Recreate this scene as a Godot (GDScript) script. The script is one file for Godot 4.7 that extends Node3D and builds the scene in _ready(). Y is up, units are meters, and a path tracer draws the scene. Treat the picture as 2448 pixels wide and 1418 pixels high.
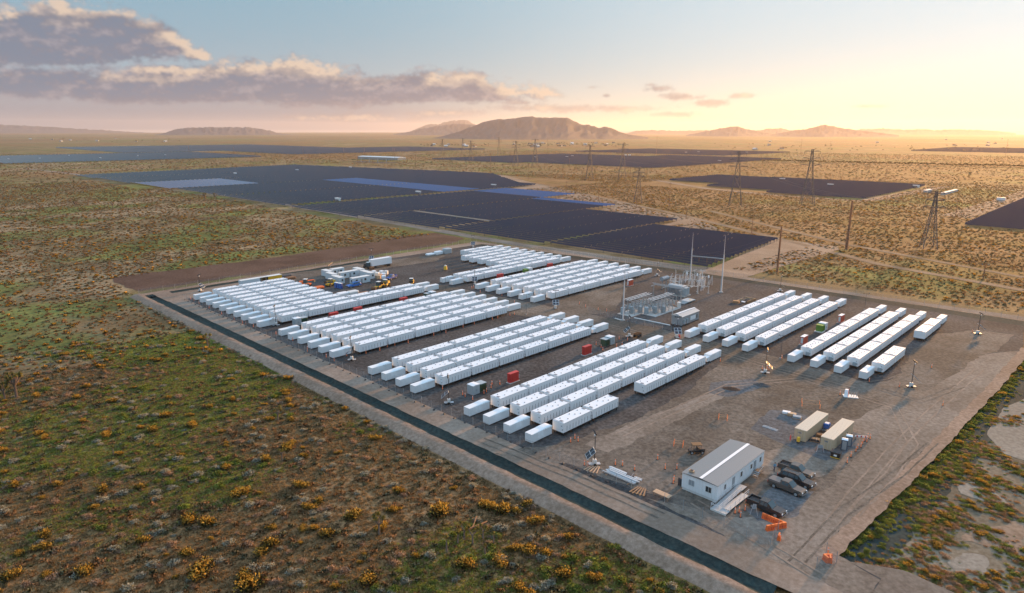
extends Node3D

const CAM_H := 62.0
const FOCAL := 1602.8
const PITCH := 13.927
const YAW := 44.118
const ROLL := 0.096
const LOW := -0.8          # level of the open desert; the graded site lies at 0
var cam_f: Vector3
var cam_r: Vector3
var cam_u: Vector3
var M := {}
var used := {}
var rng := RandomNumberGenerator.new()
var na := FastNoiseLite.new()
var nb := FastNoiseLite.new()
var nc := FastNoiseLite.new()
var BOX := BoxMesh.new()
var cyl_cache := {}

# ---------------------------------------------------------------- helpers
func lens_axes() -> void:
	var p := deg_to_rad(PITCH)
	var y := deg_to_rad(YAW)
	var k := deg_to_rad(ROLL)
	cam_f = Vector3(-sin(y) * cos(p), -sin(p), -cos(y) * cos(p))
	var r := Vector3(cos(y), 0, -sin(y))
	var u := r.cross(cam_f)
	cam_r = r * cos(k) + u * sin(k)
	cam_u = u * cos(k) - r * sin(k)

# the point at height h under a pixel of the 2448 x 1418 photograph
func G(px: float, py: float, h := 0.0) -> Vector3:
	var d := cam_f + cam_r * ((px - 1224.0) / FOCAL) + cam_u * ((709.0 - py) / FOCAL)
	return Vector3(0, CAM_H, 0) + d * ((h - CAM_H) / d.y)

# the point on a pixel's ray at a horizontal distance
func at_dist(px: float, py: float, dist: float) -> Vector3:
	var d := cam_f + cam_r * ((px - 1224.0) / FOCAL) + cam_u * ((709.0 - py) / FOCAL)
	return Vector3(0, CAM_H, 0) + d * (dist / Vector2(d.x, d.z).length())

func lin(r: float, g: float, b: float) -> Color:
	return Color(r, g, b).linear_to_srgb()

func mat(r: float, g: float, b: float, rough := 0.8, metal := 0.0) -> StandardMaterial3D:
	var m := StandardMaterial3D.new()
	m.albedo_color = lin(r, g, b)
	m.roughness = rough
	m.metallic = metal
	return m

func numbered(called: String) -> String:
	if not used.has(called):
		used[called] = 0
		return called
	used[called] += 1
	return "%s_%03d" % [called, used[called]]

func meta(o: Node, label: String, category: String, group := "", kind := "") -> Node:
	if label: o.set_meta("label", label)
	if category: o.set_meta("category", category)
	if group: o.set_meta("group", group)
	if kind: o.set_meta("kind", kind)
	return o

func thing(called: String, label: String, category: String, at := Vector3.ZERO, turn := 0.0, group := "") -> Node3D:
	var o := Node3D.new()
	o.name = numbered(called)
	add_child(o)
	o.position = at
	o.rotation.y = turn
	meta(o, label, category, group)
	return o

func single(called: String, mesh: Mesh, m: Material, label: String, category: String, at := Vector3.ZERO, turn := 0.0, group := "", kind := "") -> MeshInstance3D:
	var o := MeshInstance3D.new()
	o.name = numbered(called)
	o.mesh = mesh
	if m: o.material_override = m
	add_child(o)
	o.position = at
	o.rotation.y = turn
	meta(o, label, category, group, kind)
	return o

func structure(called: String, mesh: Mesh, m: Material) -> MeshInstance3D:
	return single(called, mesh, m, "", "", Vector3.ZERO, 0.0, "", "structure")

func part(parent: Node3D, called: String, mesh: Mesh, m: Material, at := Vector3.ZERO) -> MeshInstance3D:
	var o := MeshInstance3D.new()
	o.name = called
	o.mesh = mesh
	if m: o.material_override = m
	o.position = at
	parent.add_child(o, true)
	return o

func copy(o: Node3D, at: Vector3, turn := 0.0, label := "", group := "") -> Node3D:
	var c: Node3D = o.duplicate()
	var stem := o.name as String
	if stem.length() > 4 and stem[-4] == "_" and stem.right(3).is_valid_int():
		stem = stem.left(-4)
	c.name = numbered(stem)
	add_child(c)
	c.position = at
	c.rotation.y = turn
	if label: c.set_meta("label", label)
	if group: c.set_meta("group", group)
	return c

class Shape:
	var st := SurfaceTool.new()
	func _init() -> void:
		st.begin(Mesh.PRIMITIVE_TRIANGLES)
	func add(mesh: Mesh, xf := Transform3D()) -> Shape:
		for s in mesh.get_surface_count():
			st.append_from(mesh, s, xf)
		return self
	func done() -> ArrayMesh:
		return st.commit()

func box_at(s: Shape, c: Vector3, size: Vector3, rot := Basis()) -> Shape:
	return s.add(BOX, Transform3D(rot * Basis.from_scale(size), c))

func box(size: Vector3, c := Vector3.ZERO, rot := Basis()) -> ArrayMesh:
	return box_at(Shape.new(), c, size, rot).done()

func rod(s: Shape, a: Vector3, b: Vector3, ra: float, rb := -1.0, n := 6) -> Shape:
	if rb < 0.0: rb = ra
	var key := "%.3f %d" % [rb / ra, n]
	if not cyl_cache.has(key):
		var cy := CylinderMesh.new()
		cy.bottom_radius = 1.0
		cy.top_radius = rb / ra
		cy.height = 1.0
		cy.radial_segments = n
		cy.rings = 1
		cyl_cache[key] = cy
	var y := b - a
	var L := y.length()
	y /= L
	var x := y.cross(Vector3(0, 0, 1) if absf(y.z) < 0.9 else Vector3(1, 0, 0)).normalized()
	return s.add(cyl_cache[key], Transform3D(Basis(x * ra, y * L, x.cross(y) * ra), (a + b) * 0.5))

func rod_mesh(a: Vector3, b: Vector3, ra: float, rb := -1.0, n := 6) -> ArrayMesh:
	return rod(Shape.new(), a, b, ra, rb, n).done()

# flat-shaded solid from faces; each face is turned to look away from the given middle
func solid(faces: Array, mid: Vector3) -> ArrayMesh:
	var st := SurfaceTool.new()
	st.begin(Mesh.PRIMITIVE_TRIANGLES)
	for f in faces:
		var c := Vector3.ZERO
		for v in f: c += v
		c /= f.size()
		var n: Vector3 = (f[1] - f[0]).cross(f[2] - f[0])
		if n.length() < 1e-9 and f.size() > 3:
			n = (f[2] - f[0]).cross(f[3] - f[0])
		if n.length() < 1e-12: continue
		n = n.normalized()
		var pts: Array = f.duplicate()
		if n.dot(c - mid) < 0.0:
			n = -n
			pts.reverse()
		for k in range(1, pts.size() - 1):
			for v in [pts[0], pts[k + 1], pts[k]]:
				st.set_normal(n)
				st.set_uv(Vector2(v.x + v.z, v.y))
				st.add_vertex(v)
	return st.commit()

# a hull through cross sections [z, y0, y1, half width below, half width above]
func loft(sec: Array) -> ArrayMesh:
	var ring := []
	for s in sec:
		ring.append([Vector3(-s[3], s[1], s[0]), Vector3(s[3], s[1], s[0]), Vector3(s[4], s[2], s[0]), Vector3(-s[4], s[2], s[0])])
	var merged := Shape.new()
	for i in ring.size() - 1:
		var a: Array = ring[i]
		var b: Array = ring[i + 1]
		var mid := Vector3.ZERO
		for v in a + b: mid += v / 8.0
		var faces := []
		for k in 4:
			faces.append([a[k], a[(k + 1) % 4], b[(k + 1) % 4], b[k]])
		if i == 0: faces.append(a)
		if i == ring.size() - 2: faces.append(b)
		merged.add(solid(faces, mid))
	return merged.done()

# a box with chamfered vertical and top edges
func chamfer_box(size: Vector3, c: float, at := Vector3.ZERO) -> ArrayMesh:
	var h := size * 0.5
	return loft_y([[-h.y, h.x, h.z], [h.y - c, h.x, h.z], [h.y, h.x - c, h.z - c]], at, c)

# stacked octagon rings [y, half x, half z] with corner cut c
func loft_y(sec: Array, at := Vector3.ZERO, c := 0.05) -> ArrayMesh:
	var rings := []
	for s in sec:
		var x: float = s[1]
		var z: float = s[2]
		var r := []
		for q in [[x - c, z], [x, z - c], [x, -z + c], [x - c, -z], [-x + c, -z], [-x, -z + c], [-x, z - c], [-x + c, z]]:
			r.append(at + Vector3(q[0], s[0], q[1]))
		rings.append(r)
	var faces := []
	var mid := at + Vector3(0, (sec[0][0] + sec[-1][0]) * 0.5, 0)
	for i in rings.size() - 1:
		for k in 8:
			faces.append([rings[i][k], rings[i][(k + 1) % 8], rings[i + 1][(k + 1) % 8], rings[i + 1][k]])
	faces.append(rings[0])
	faces.append(rings[-1])
	return solid(faces, mid)

# level sheet with a ragged outline; uv in metres
func sheet(poly: Array, y: float, rag := 0.5, step := 2.0, keep := 0.0) -> ArrayMesh:
	var out := PackedVector2Array()
	for i in poly.size():
		var a: Vector2 = poly[i]
		var b: Vector2 = poly[(i + 1) % poly.size()]
		var n := maxi(1, int((b - a).length() / step)) if rag > 0.0 else 1
		var side := (b - a).orthogonal().normalized()
		for k in n:
			var p := a.lerp(b, float(k) / n)
			out.append(p + side * rag * (na.get_noise_2d(p.x * 9.0, p.y * 9.0) + 0.6 * nb.get_noise_2d(p.x * 40.0, p.y * 40.0)))
	var tri := Geometry2D.triangulate_polygon(out)
	if tri.is_empty():
		push_warning("sheet not triangulated")
	var st := SurfaceTool.new()
	st.begin(Mesh.PRIMITIVE_TRIANGLES)
	for k in range(0, tri.size(), 3):
		var t := [out[tri[k]], out[tri[k + 1]], out[tri[k + 2]]]
		if (t[1] - t[0]).cross(t[2] - t[0]) < 0.0:
			t.reverse()
		for p in t:
			st.set_normal(Vector3.UP)
			st.set_uv(p / 41.0)
			st.set_uv2(p / 230.0)
			st.add_vertex(Vector3(p.x, y, p.y))
	return st.commit()

# strip of ground along x (or z) with a height profile [[across, y], ...]
func profile_strip(prof: Array, from: float, to: float, along_x: bool, step := 3.0, rag := 0.25) -> ArrayMesh:
	var st := SurfaceTool.new()
	st.begin(Mesh.PRIMITIVE_TRIANGLES)
	st.set_smooth_group(0)
	var n := maxi(1, int(absf(to - from) / step))
	var row := func(i: int, k: int) -> Vector3:
		var t := lerpf(from, to, float(i) / n)
		var w: float = rag * (na.get_noise_2d(t * 12.0, k * 300.0) + 0.5 * nb.get_noise_2d(t * 40.0, k * 50.0))
		var a: float = prof[k][0] + w
		return Vector3(t, prof[k][1], a) if along_x else Vector3(a, prof[k][1], t)
	for i in n:
		for k in prof.size() - 1:
			var q := [row.call(i, k), row.call(i + 1, k), row.call(i + 1, k + 1), row.call(i, k + 1)]
			var up: Vector3 = (q[1] - q[0]).cross(q[2] - q[0])
			var idx := [0, 2, 1, 0, 3, 2] if up.y > 0.0 else [0, 1, 2, 0, 2, 3]
			for j in idx:
				st.set_uv(Vector2(q[j].x, q[j].z) / 41.0)
				st.set_uv2(Vector2(q[j].x, q[j].z) / 230.0)
				st.add_vertex(q[j])
	st.generate_normals()
	return st.commit()

func noise_tex(seed_: int, freq: float, ramp: Array, size := 512, octaves := 4) -> NoiseTexture2D:
	var n := FastNoiseLite.new()
	n.seed = seed_
	n.noise_type = FastNoiseLite.TYPE_SIMPLEX_SMOOTH
	n.frequency = freq
	n.fractal_octaves = octaves
	n.fractal_gain = 0.72
	var g := Gradient.new()
	var offs := PackedFloat32Array()
	var cols := PackedColorArray()
	for r in ramp:
		offs.append(r[0])
		cols.append(r[1])
	g.offsets = offs
	g.colors = cols
	var t := NoiseTexture2D.new()
	t.width = size
	t.height = size
	t.seamless = true
	t.noise = n
	t.color_ramp = g
	return t

func ground_mat(seed_: int, lo: Color, mid: Color, hi: Color, coarse_lo: Color, coarse_hi: Color, vertex := false) -> StandardMaterial3D:
	var m := StandardMaterial3D.new()
	m.albedo_texture = noise_tex(seed_, 0.03, [[0.15, lo], [0.5, mid], [0.85, hi]], 1024, 6)
	m.detail_enabled = true
	m.detail_albedo = noise_tex(seed_ + 50, 0.012, [[0.3, coarse_lo], [0.7, coarse_hi]], 512, 5)
	m.detail_blend_mode = BaseMaterial3D.BLEND_MODE_MUL
	m.detail_uv_layer = BaseMaterial3D.DETAIL_UV_2
	m.roughness = 1.0
	m.metallic_specular = 0.2
	m.vertex_color_use_as_albedo = vertex
	return m

func v2(p: Vector3) -> Vector2:
	return Vector2(p.x, p.z)

func pix_poly(pts: Array, h := 0.0) -> Array:
	var out := []
	for p in pts: out.append(v2(G(p[0], p[1], h)))
	return out

func ssm(a: float, b: float, x: float) -> float:
	var t := clampf((x - a) / (b - a), 0.0, 1.0)
	return t * t * (3.0 - 2.0 * t)

func table(t: Array, x: float) -> float:
	if x <= t[0][0]: return t[0][1]
	for i in t.size() - 1:
		if x < t[i + 1][0]:
			return lerpf(t[i][1], t[i + 1][1], (x - t[i][0]) / (t[i + 1][0] - t[i][0]))
	return t[-1][1]

# a track along points of the ground: [[x, z, width], ...] or pixels
func ribbon(pts: Array, width: float, y: float, rag := 0.4, step := 4.0) -> ArrayMesh:
	var st := SurfaceTool.new()
	st.begin(Mesh.PRIMITIVE_TRIANGLES)
	var line := []
	for i in pts.size() - 1:
		var a: Vector2 = pts[i]
		var b: Vector2 = pts[i + 1]
		var n := maxi(1, int((b - a).length() / step))
		for k in n: line.append(a.lerp(b, float(k) / n))
	line.append(pts[-1])
	var L := []
	var R := []
	for i in line.size():
		var d: Vector2 = (line[mini(i + 1, line.size() - 1)] - line[maxi(i - 1, 0)]).normalized().orthogonal()
		var p: Vector2 = line[i]
		L.append(p + d * (width * 0.5 + rag * na.get_noise_2d(p.x * 20.0, p.y * 20.0)))
		R.append(p - d * (width * 0.5 + rag * na.get_noise_2d(p.x * 20.0 + 900.0, p.y * 20.0)))
	for i in line.size() - 1:
		for t in [[L[i], L[i + 1], R[i]], [R[i], L[i + 1], R[i + 1]]]:
			if (t[1] - t[0]).cross(t[2] - t[0]) < 0.0: t.reverse()
			for p in t:
				st.set_normal(Vector3.UP)
				st.set_uv(p / 41.0)
				st.set_uv2(p / 230.0)
				st.add_vertex(Vector3(p.x, y, p.y))
	return st.commit()

# ---------------------------------------------------------------- scene
func _ready() -> void:
	rng.seed = 7
	na.seed = 3
	na.frequency = 0.01
	nb.seed = 11
	nb.frequency = 0.01
	nb.fractal_octaves = 3
	nc.seed = 23
	nc.frequency = 0.01
	lens_axes()
	var cam := Camera3D.new()
	cam.name = "camera"
	cam.transform = Transform3D(Basis(cam_r, cam_u, -cam_f), Vector3(0, CAM_H, 0))
	cam.fov = rad_to_deg(2.0 * atan(709.0 / FOCAL))
	cam.near = 0.5
	cam.far = 80000.0
	add_child(cam)
	cam.current = true

	var env := Environment.new()
	env.background_mode = Environment.BG_SKY
	env.sky = Sky.new()
	var pano := PanoramaSkyMaterial.new()
	pano.panorama = ImageTexture.create_from_image(sky_image())
	env.sky.sky_material = pano
	env.tonemap_mode = Environment.TONE_MAPPER_LINEAR
	env.tonemap_exposure = 1.8
	env.volumetric_fog_enabled = true
	env.volumetric_fog_density = 0.000045
	env.volumetric_fog_albedo = Color(1.0, 0.96, 0.95)
	env.volumetric_fog_anisotropy = 0.45
	env.sdfgi_enabled = true
	env.ssao_enabled = true
	env.ssil_enabled = true
	var we := WorldEnvironment.new()
	we.name = "world_environment"
	we.environment = env
	add_child(we)

	var sun := DirectionalLight3D.new()
	sun.name = "sun"
	sun.light_color = Color(1.0, 0.75, 0.47)
	sun.light_energy = 1.6
	sun.light_angular_distance = 3.0
	sun.shadow_enabled = true
	sun.transform = Transform3D(Basis.looking_at(-sun_dir(), Vector3.UP), Vector3.ZERO)
	add_child(sun)

	materials()
	ground()
	hills()
	solar_fields()
	battery_yard()
	yard_equipment()
	front_yard()
	substation()
	camp()
	lines()
	far_things()
	vegetation()

const SUN_AZ := 41.0       # degrees right of the lens axis
const SUN_EL := 9.5

func dir_of(az: float, el: float) -> Vector3:
	var a := deg_to_rad(YAW - az)
	var e := deg_to_rad(el)
	return Vector3(-sin(a) * cos(e), sin(e), -cos(a) * cos(e))

func sun_dir() -> Vector3:
	return dir_of(SUN_AZ, SUN_EL)

# ---------------------------------------------------------------- sky
const BANK_U_TOP := [[-120.0, 6.0], [-60.0, 7.2], [-37.0, 7.3], [-33.0, 8.3], [-29.5, 8.3], [-27.5, 7.9], [-25.5, 7.1], [-23.6, 6.0], [-22.8, 4.9], [-21.0, 3.0]]
const BANK_U_BOT := [[-120.0, 4.6], [-60.0, 4.2], [-37.0, 3.8], [-32.0, 4.2], [-26.0, 4.8], [-22.8, 4.9], [-21.0, 5.5]]
const BANK_M_TOP := [[-120.0, 3.6], [-60.0, 3.8], [-37.0, 3.9], [-30.0, 4.4], [-24.0, 4.8], [-19.5, 5.2], [-17.5, 5.6], [-14.5, 5.1], [-12.0, 4.4], [-10.6, 4.0], [-8.8, 4.7], [-5.0, 4.9], [-2.6, 4.6], [-1.4, 3.8], [0.5, 3.6], [1.8, 3.9], [3.2, 3.4], [4.7, 2.8], [6.0, 1.8], [9.0, 0.5]]
const BANK_M_BOT := [[-120.0, 1.2], [-37.0, 1.9], [-26.0, 1.8], [-14.0, 1.7], [-8.0, 2.0], [-3.0, 2.3], [2.0, 2.55], [5.0, 2.6], [9.0, 3.0]]
const PUFFS := [[11.7, 3.3, 1.5, 0.30], [13.8, 2.65, 1.9, 0.32], [15.8, 2.15, 1.4, 0.30], [18.3, 2.65, 1.3, 0.20], [11.2, 3.55, 0.7, 0.18], [27.4, 1.75, 1.4, 0.12], [6.5, 3.4, 0.9, 0.2], [7.6, 2.75, 0.5, 0.15], [3.0, 1.75, 5.5, 0.36], [9.5, 1.7, 3.2, 0.32], [12.5, 1.25, 2.2, 0.24], [-6.0, 1.35, 5.0, 0.5], [-13.0, 1.0, 7.0, 0.4], [0.2, 2.2, 1.6, 0.18], [-10.2, 2.05, 1.1, 0.2]]

func cloud(a: float, e: float) -> float:
	var w := 0.75 * nb.get_noise_2d(a * 22.0, e * 50.0) + 0.45 * nc.get_noise_2d(a * 90.0, e * 170.0) + 0.30 * nc.get_noise_2d(a * 260.0 + 500.0, e * 420.0)
	var d := 0.0
	if a < 10.0:
		var s := minf((table(BANK_U_TOP, a) - e) / 1.0, (e - table(BANK_U_BOT, a)) / 0.7)
		d = maxf(d, ssm(-0.3, 0.55, s + w * 0.95))
		s = minf((table(BANK_M_TOP, a) - e) / 0.9, (e - table(BANK_M_BOT, a)) / 0.6)
		d = maxf(d, ssm(-0.3, 0.6, s + w * 0.95))
	for p in PUFFS:
		var q := 1.0 - Vector2((a - p[0]) / p[2], (e - p[1]) / p[3]).length()
		if q > -1.0:
			d = maxf(d, 0.85 * ssm(-0.05, 0.8, q + w * 0.9))
	return d

func sky_color(a: float, e: float, fine: bool) -> Color:
	# a: degrees right of the lens axis, e: elevation in degrees
	var th := rad_to_deg(acos(clampf(dir_of(a, e).dot(sun_dir()), -1.0, 1.0)))
	var near := exp(-th / 30.0)
	var hor := exp(-maxf(e, 0.0) / lerpf(4.8, 2.2, near))
	var up := ssm(12.0, 55.0, e)
	var blue := Vector3(0.245, 0.455, 0.59).lerp(Vector3(0.76, 1.08, 1.48), up)
	var low := Vector3(0.58, 0.51, 0.53).lerp(Vector3(1.10, 0.80, 0.36), clampf(near * 1.3, 0.0, 1.0))
	var c := blue.lerp(low, clampf(hor, 0.0, 1.0))
	var yel := 1.0 - 0.45 * exp(-maxf(e, 0.0) / 2.5)
	c += Vector3(1.12, 0.97, 0.86 * yel) * 0.36 * exp(-pow(th / 40.0, 3.0))
	c += Vector3(1.0, 0.90, 0.70) * 0.2 * exp(-th / 7.0)
	c += Vector3(1.0, 0.72, 0.10) * 0.38 * exp(-th / 22.0) * exp(-maxf(e, 0.0) / 2.0)
	if e > -1.0:
		# thin mauve veil low under the cloud bank
		var veil := ssm(4.0, -14.0, a) * ssm(3.4, 1.2, e) * ssm(-140.0, -90.0, a)
		c = c.lerp(Vector3(0.36, 0.345, 0.39), veil * 0.85)
		var d := cloud(a, e)
		if d > 0.003:
			var ax := a - SUN_AZ
			var d2 := cloud(a + 0.7, e + 0.5)
			var d3 := cloud(a + 1.8, e + 1.2)
			var tex := 0.55 * nb.get_noise_2d(a * 30.0 + 900.0, e * 75.0) + 0.35 * nc.get_noise_2d(a * 110.0, e * 240.0) + 0.2 * nc.get_noise_2d(a * 300.0, e * 600.0)
			var patch := ssm(-0.25, 0.35, nb.get_noise_2d(a * 13.0 - 300.0, e * 28.0))
			var lit := clampf(-0.10 + (0.95 * (d - d2) + 0.50 * (d - d3)) * (0.25 + 0.9 * patch) + 0.34 * tex, 0.0, 1.0)
			lit = clampf(lit + 0.35 * exp(-absf(ax) / 22.0) + 0.12 * ssm(2.6, 1.0, e), 0.0, 1.0)
			var dark := Vector3(0.165, 0.19, 0.265).lerp(Vector3(0.36, 0.34, 0.39), ssm(-0.15, 0.45, tex + 0.25 * (1.0 - d))).lerp(Vector3(0.46, 0.35, 0.34), clampf(exp(-absf(ax) / 26.0) + 0.3 * ssm(2.8, 1.0, e), 0.0, 1.0))
			var bright := Vector3(0.80, 0.61, 0.48).lerp(Vector3(1.0, 0.78, 0.52), exp(-absf(ax) / 30.0))
			c = c.lerp(dark.lerp(bright, lit), d * 0.94)
	c *= 0.54
	return Color(c.x, c.y, c.z)

func sky_block(w: int, h: int, a0: float, a1: float, e0: float, e1: float) -> Image:
	var f := PackedFloat32Array()
	f.resize(w * h * 4)
	var k := 0
	for j in h:
		var e := lerpf(e1, e0, (j + 0.5) / h)
		for i in w:
			var c := sky_color(lerpf(a0, a1, (i + 0.5) / w), e, true)
			f[k] = c.r
			f[k + 1] = c.g
			f[k + 2] = c.b
			f[k + 3] = 1.0
			k += 4
	return Image.create_from_data(w, h, false, Image.FORMAT_RGBAF, f.to_byte_array())

func sky_image() -> Image:
	# u = 0 looks down -z, which is YAW degrees right of the lens axis; u grows to the right
	var W := 4096
	var H := 2048
	var per := W / 360.0
	var im := sky_block(360, 180, YAW, YAW + 360.0 - 0.0, -90.0, 90.0) if false else wrapped_base(360, 180)
	im.resize(W, H, Image.INTERPOLATE_BILINEAR)
	# the part the lens sees, finer
	var x0 := int((315.0 - 48.0 - (YAW - 45.0)) * per)
	var n := int(92.0 * per)
	var y0 := int((90.0 - 15.0) * per)
	var rows := int(16.0 * per)
	var a_start := x0 / per - 360.0 + YAW
	var b := sky_block(n, rows, a_start, a_start + n / per, 90.0 - (y0 + rows) / per, 90.0 - y0 / per)
	var fits := mini(n, W - x0)
	im.blit_rect(b, Rect2i(0, 0, fits, rows), Vector2i(x0, y0))
	if fits < n:
		im.blit_rect(b, Rect2i(fits, 0, n - fits, rows), Vector2i(0, y0))
	return im

func wrapped_base(w: int, h: int) -> Image:
	var f := PackedFloat32Array()
	f.resize(w * h * 4)
	var k := 0
	for j in h:
		var e := 90.0 - 180.0 * (j + 0.5) / h
		for i in w:
			var a := 360.0 * (i + 0.5) / w + YAW
			a = fposmod(a + 180.0, 360.0) - 180.0
			var c := sky_color(a, e, false)
			f[k] = c.r
			f[k + 1] = c.g
			f[k + 2] = c.b
			f[k + 3] = 1.0
			k += 4
	return Image.create_from_data(w, h, false, Image.FORMAT_RGBAF, f.to_byte_array())

# ---------------------------------------------------------------- materials
func leafy(back := 0.5) -> StandardMaterial3D:
	var m := StandardMaterial3D.new()
	m.vertex_color_use_as_albedo = true
	m.roughness = 0.95
	m.metallic_specular = 0.15
	m.backlight_enabled = true
	m.backlight = Color(back, back, back)
	return m

func materials() -> void:
	M.white = mat(0.80, 0.81, 0.82, 0.55)
	M.white.detail_enabled = false
	M.roof_white = mat(0.78, 0.79, 0.80, 0.5)
	M.unit_white = mat(0.74, 0.76, 0.77, 0.55)
	M.offwhite = mat(0.68, 0.68, 0.66, 0.6)
	M.seam = mat(0.06, 0.06, 0.065, 0.8)
	M.vent = mat(0.22, 0.22, 0.235, 0.7)
	M.black = mat(0.018, 0.018, 0.02, 0.6)
	M.rubber = mat(0.02, 0.02, 0.02, 0.9)
	M.dark = mat(0.05, 0.05, 0.055, 0.7)
	M.grey = mat(0.30, 0.32, 0.33, 0.6)
	M.cabinet = mat(0.36, 0.41, 0.43, 0.6)
	M.steel = mat(0.42, 0.44, 0.46, 0.5, 0.3)
	M.galv = mat(0.40, 0.42, 0.43, 0.45, 0.5)
	M.red = mat(0.55, 0.035, 0.03, 0.5)
	M.red2 = mat(0.58, 0.09, 0.05, 0.55)
	M.orange = mat(0.85, 0.16, 0.03, 0.6)
	M.yellow = mat(0.75, 0.42, 0.03, 0.6)
	M.green = mat(0.04, 0.09, 0.05, 0.6)
	M.lime = mat(0.13, 0.27, 0.04, 0.6)
	M.blue = mat(0.02, 0.07, 0.30, 0.4)
	M.blue2 = mat(0.03, 0.16, 0.50, 0.5)
	M.tan = mat(0.55, 0.43, 0.29, 0.7)
	M.tan_roof = mat(0.62, 0.53, 0.42, 0.7)
	M.wood = mat(0.36, 0.20, 0.10, 0.85)
	M.wood_pale = mat(0.55, 0.36, 0.22, 0.85)
	M.pole = mat(0.16, 0.07, 0.035, 0.9)
	M.brown = mat(0.20, 0.10, 0.05, 0.9)
	M.paint_black = mat(0.035, 0.032, 0.033, 0.18)
	M.paint_brown = mat(0.10, 0.085, 0.075, 0.22)
	M.paint_grey = mat(0.12, 0.105, 0.10, 0.3)
	M.car_glass = mat(0.05, 0.09, 0.11, 0.08)
	M.window = mat(0.05, 0.055, 0.06, 0.15)
	M.pane_dim = mat(0.30, 0.33, 0.36, 0.3)
	M.chrome = mat(0.7, 0.7, 0.72, 0.2, 0.9)
	M.lamp = mat(0.8, 0.8, 0.78, 0.2)
	M.panel = mat(0.012, 0.016, 0.03, 0.18)
	M.panel_frame = mat(0.62, 0.64, 0.66, 0.4, 0.4)
	M.panel_back = mat(0.010, 0.016, 0.036, 0.16)
	M.panel_back.metallic_specular = 0.27
	M.panel_blue = mat(0.028, 0.075, 0.19, 0.2)  # bluer base colour, used on the blue and deep rows only
	M.panel_blue.metallic_specular = 0.3
	M.panel_face = mat(0.020, 0.032, 0.065, 0.2)
	M.concrete = mat(0.42, 0.42, 0.40, 0.9)
	M.roof_metal = mat(0.25, 0.245, 0.24, 0.3, 0.4)
	M.dumpster = mat(0.025, 0.022, 0.02, 0.5)
	M.navy = mat(0.06, 0.09, 0.14, 0.5)
	M.skin = mat(0.35, 0.2, 0.14, 0.6)
	M.shirt = mat(0.18, 0.34, 0.5, 0.8)
	M.jeans = mat(0.05, 0.07, 0.12, 0.9)
	var mesh_wire := mat(0.34, 0.33, 0.33, 0.6)
	mesh_wire.transparency = BaseMaterial3D.TRANSPARENCY_ALPHA
	mesh_wire.albedo_color.a = 0.1
	M.chain = mesh_wire
	var g := func(v: float) -> Color: return lin(v, v, v)
	M.desert = ground_mat(101, lin(0.45, 0.44, 0.42), lin(0.72, 0.70, 0.68), lin(1.0, 0.96, 0.9), lin(0.62, 0.62, 0.60), lin(1.0, 1.0, 1.0), true)
	M.gravel = ground_mat(201, lin(0.042, 0.043, 0.046), lin(0.080, 0.081, 0.084), lin(0.138, 0.136, 0.136), lin(0.66, 0.64, 0.62), lin(1.0, 0.98, 0.95))
	M.gravel_blue = ground_mat(211, lin(0.075, 0.078, 0.082), lin(0.12, 0.125, 0.13), lin(0.18, 0.185, 0.19), lin(0.8, 0.8, 0.8), lin(1, 1, 1))
	M.dirt = ground_mat(301, lin(0.235, 0.178, 0.138), lin(0.285, 0.222, 0.175), lin(0.34, 0.27, 0.218), lin(0.72, 0.70, 0.68), lin(1, 1, 1))
	M.dirt_yard = ground_mat(311, lin(0.098, 0.085, 0.072), lin(0.165, 0.142, 0.120), lin(0.24, 0.205, 0.17), lin(0.62, 0.60, 0.58), lin(1, 1, 1))
	M.dirt_mid = ground_mat(305, lin(0.155, 0.128, 0.104), lin(0.23, 0.192, 0.158), lin(0.31, 0.26, 0.215), lin(0.72, 0.70, 0.68), lin(1, 1, 1))
	M.plain_track = ground_mat(307, lin(0.19, 0.135, 0.095), lin(0.245, 0.18, 0.13), lin(0.30, 0.225, 0.165), lin(0.72, 0.70, 0.68), lin(1, 1, 1))
	M.plowed = ground_mat(321, lin(0.085, 0.048, 0.034), lin(0.125, 0.076, 0.056), lin(0.175, 0.112, 0.082), lin(0.7, 0.68, 0.66), lin(1, 1, 1))
	M.sandy = ground_mat(331, lin(0.22, 0.155, 0.108), lin(0.30, 0.215, 0.155), lin(0.39, 0.285, 0.21), lin(0.78, 0.76, 0.74), lin(1, 1, 1))
	M.berm = ground_mat(341, lin(0.21, 0.145, 0.105), lin(0.29, 0.205, 0.152), lin(0.38, 0.275, 0.21), lin(0.8, 0.78, 0.76), lin(1, 1, 1))
	M.ditch = ground_mat(351, lin(0.018, 0.030, 0.030), lin(0.034, 0.052, 0.050), lin(0.055, 0.078, 0.072), lin(0.7, 0.7, 0.7), lin(1, 1, 1))
	M.mud = ground_mat(361, lin(0.20, 0.17, 0.135), lin(0.265, 0.23, 0.185), lin(0.33, 0.29, 0.24), lin(0.85, 0.85, 0.85), lin(1, 1, 1))
	M.wash = ground_mat(371, lin(0.15, 0.12, 0.085), lin(0.22, 0.18, 0.13), lin(0.30, 0.25, 0.185), lin(0.6, 0.6, 0.58), lin(1, 1, 1))
	M.leaf = leafy(0.95)
	M.dry = leafy(0.9)
	M.hill = StandardMaterial3D.new()
	M.hill.vertex_color_use_as_albedo = true
	M.hill.roughness = 1.0

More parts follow.
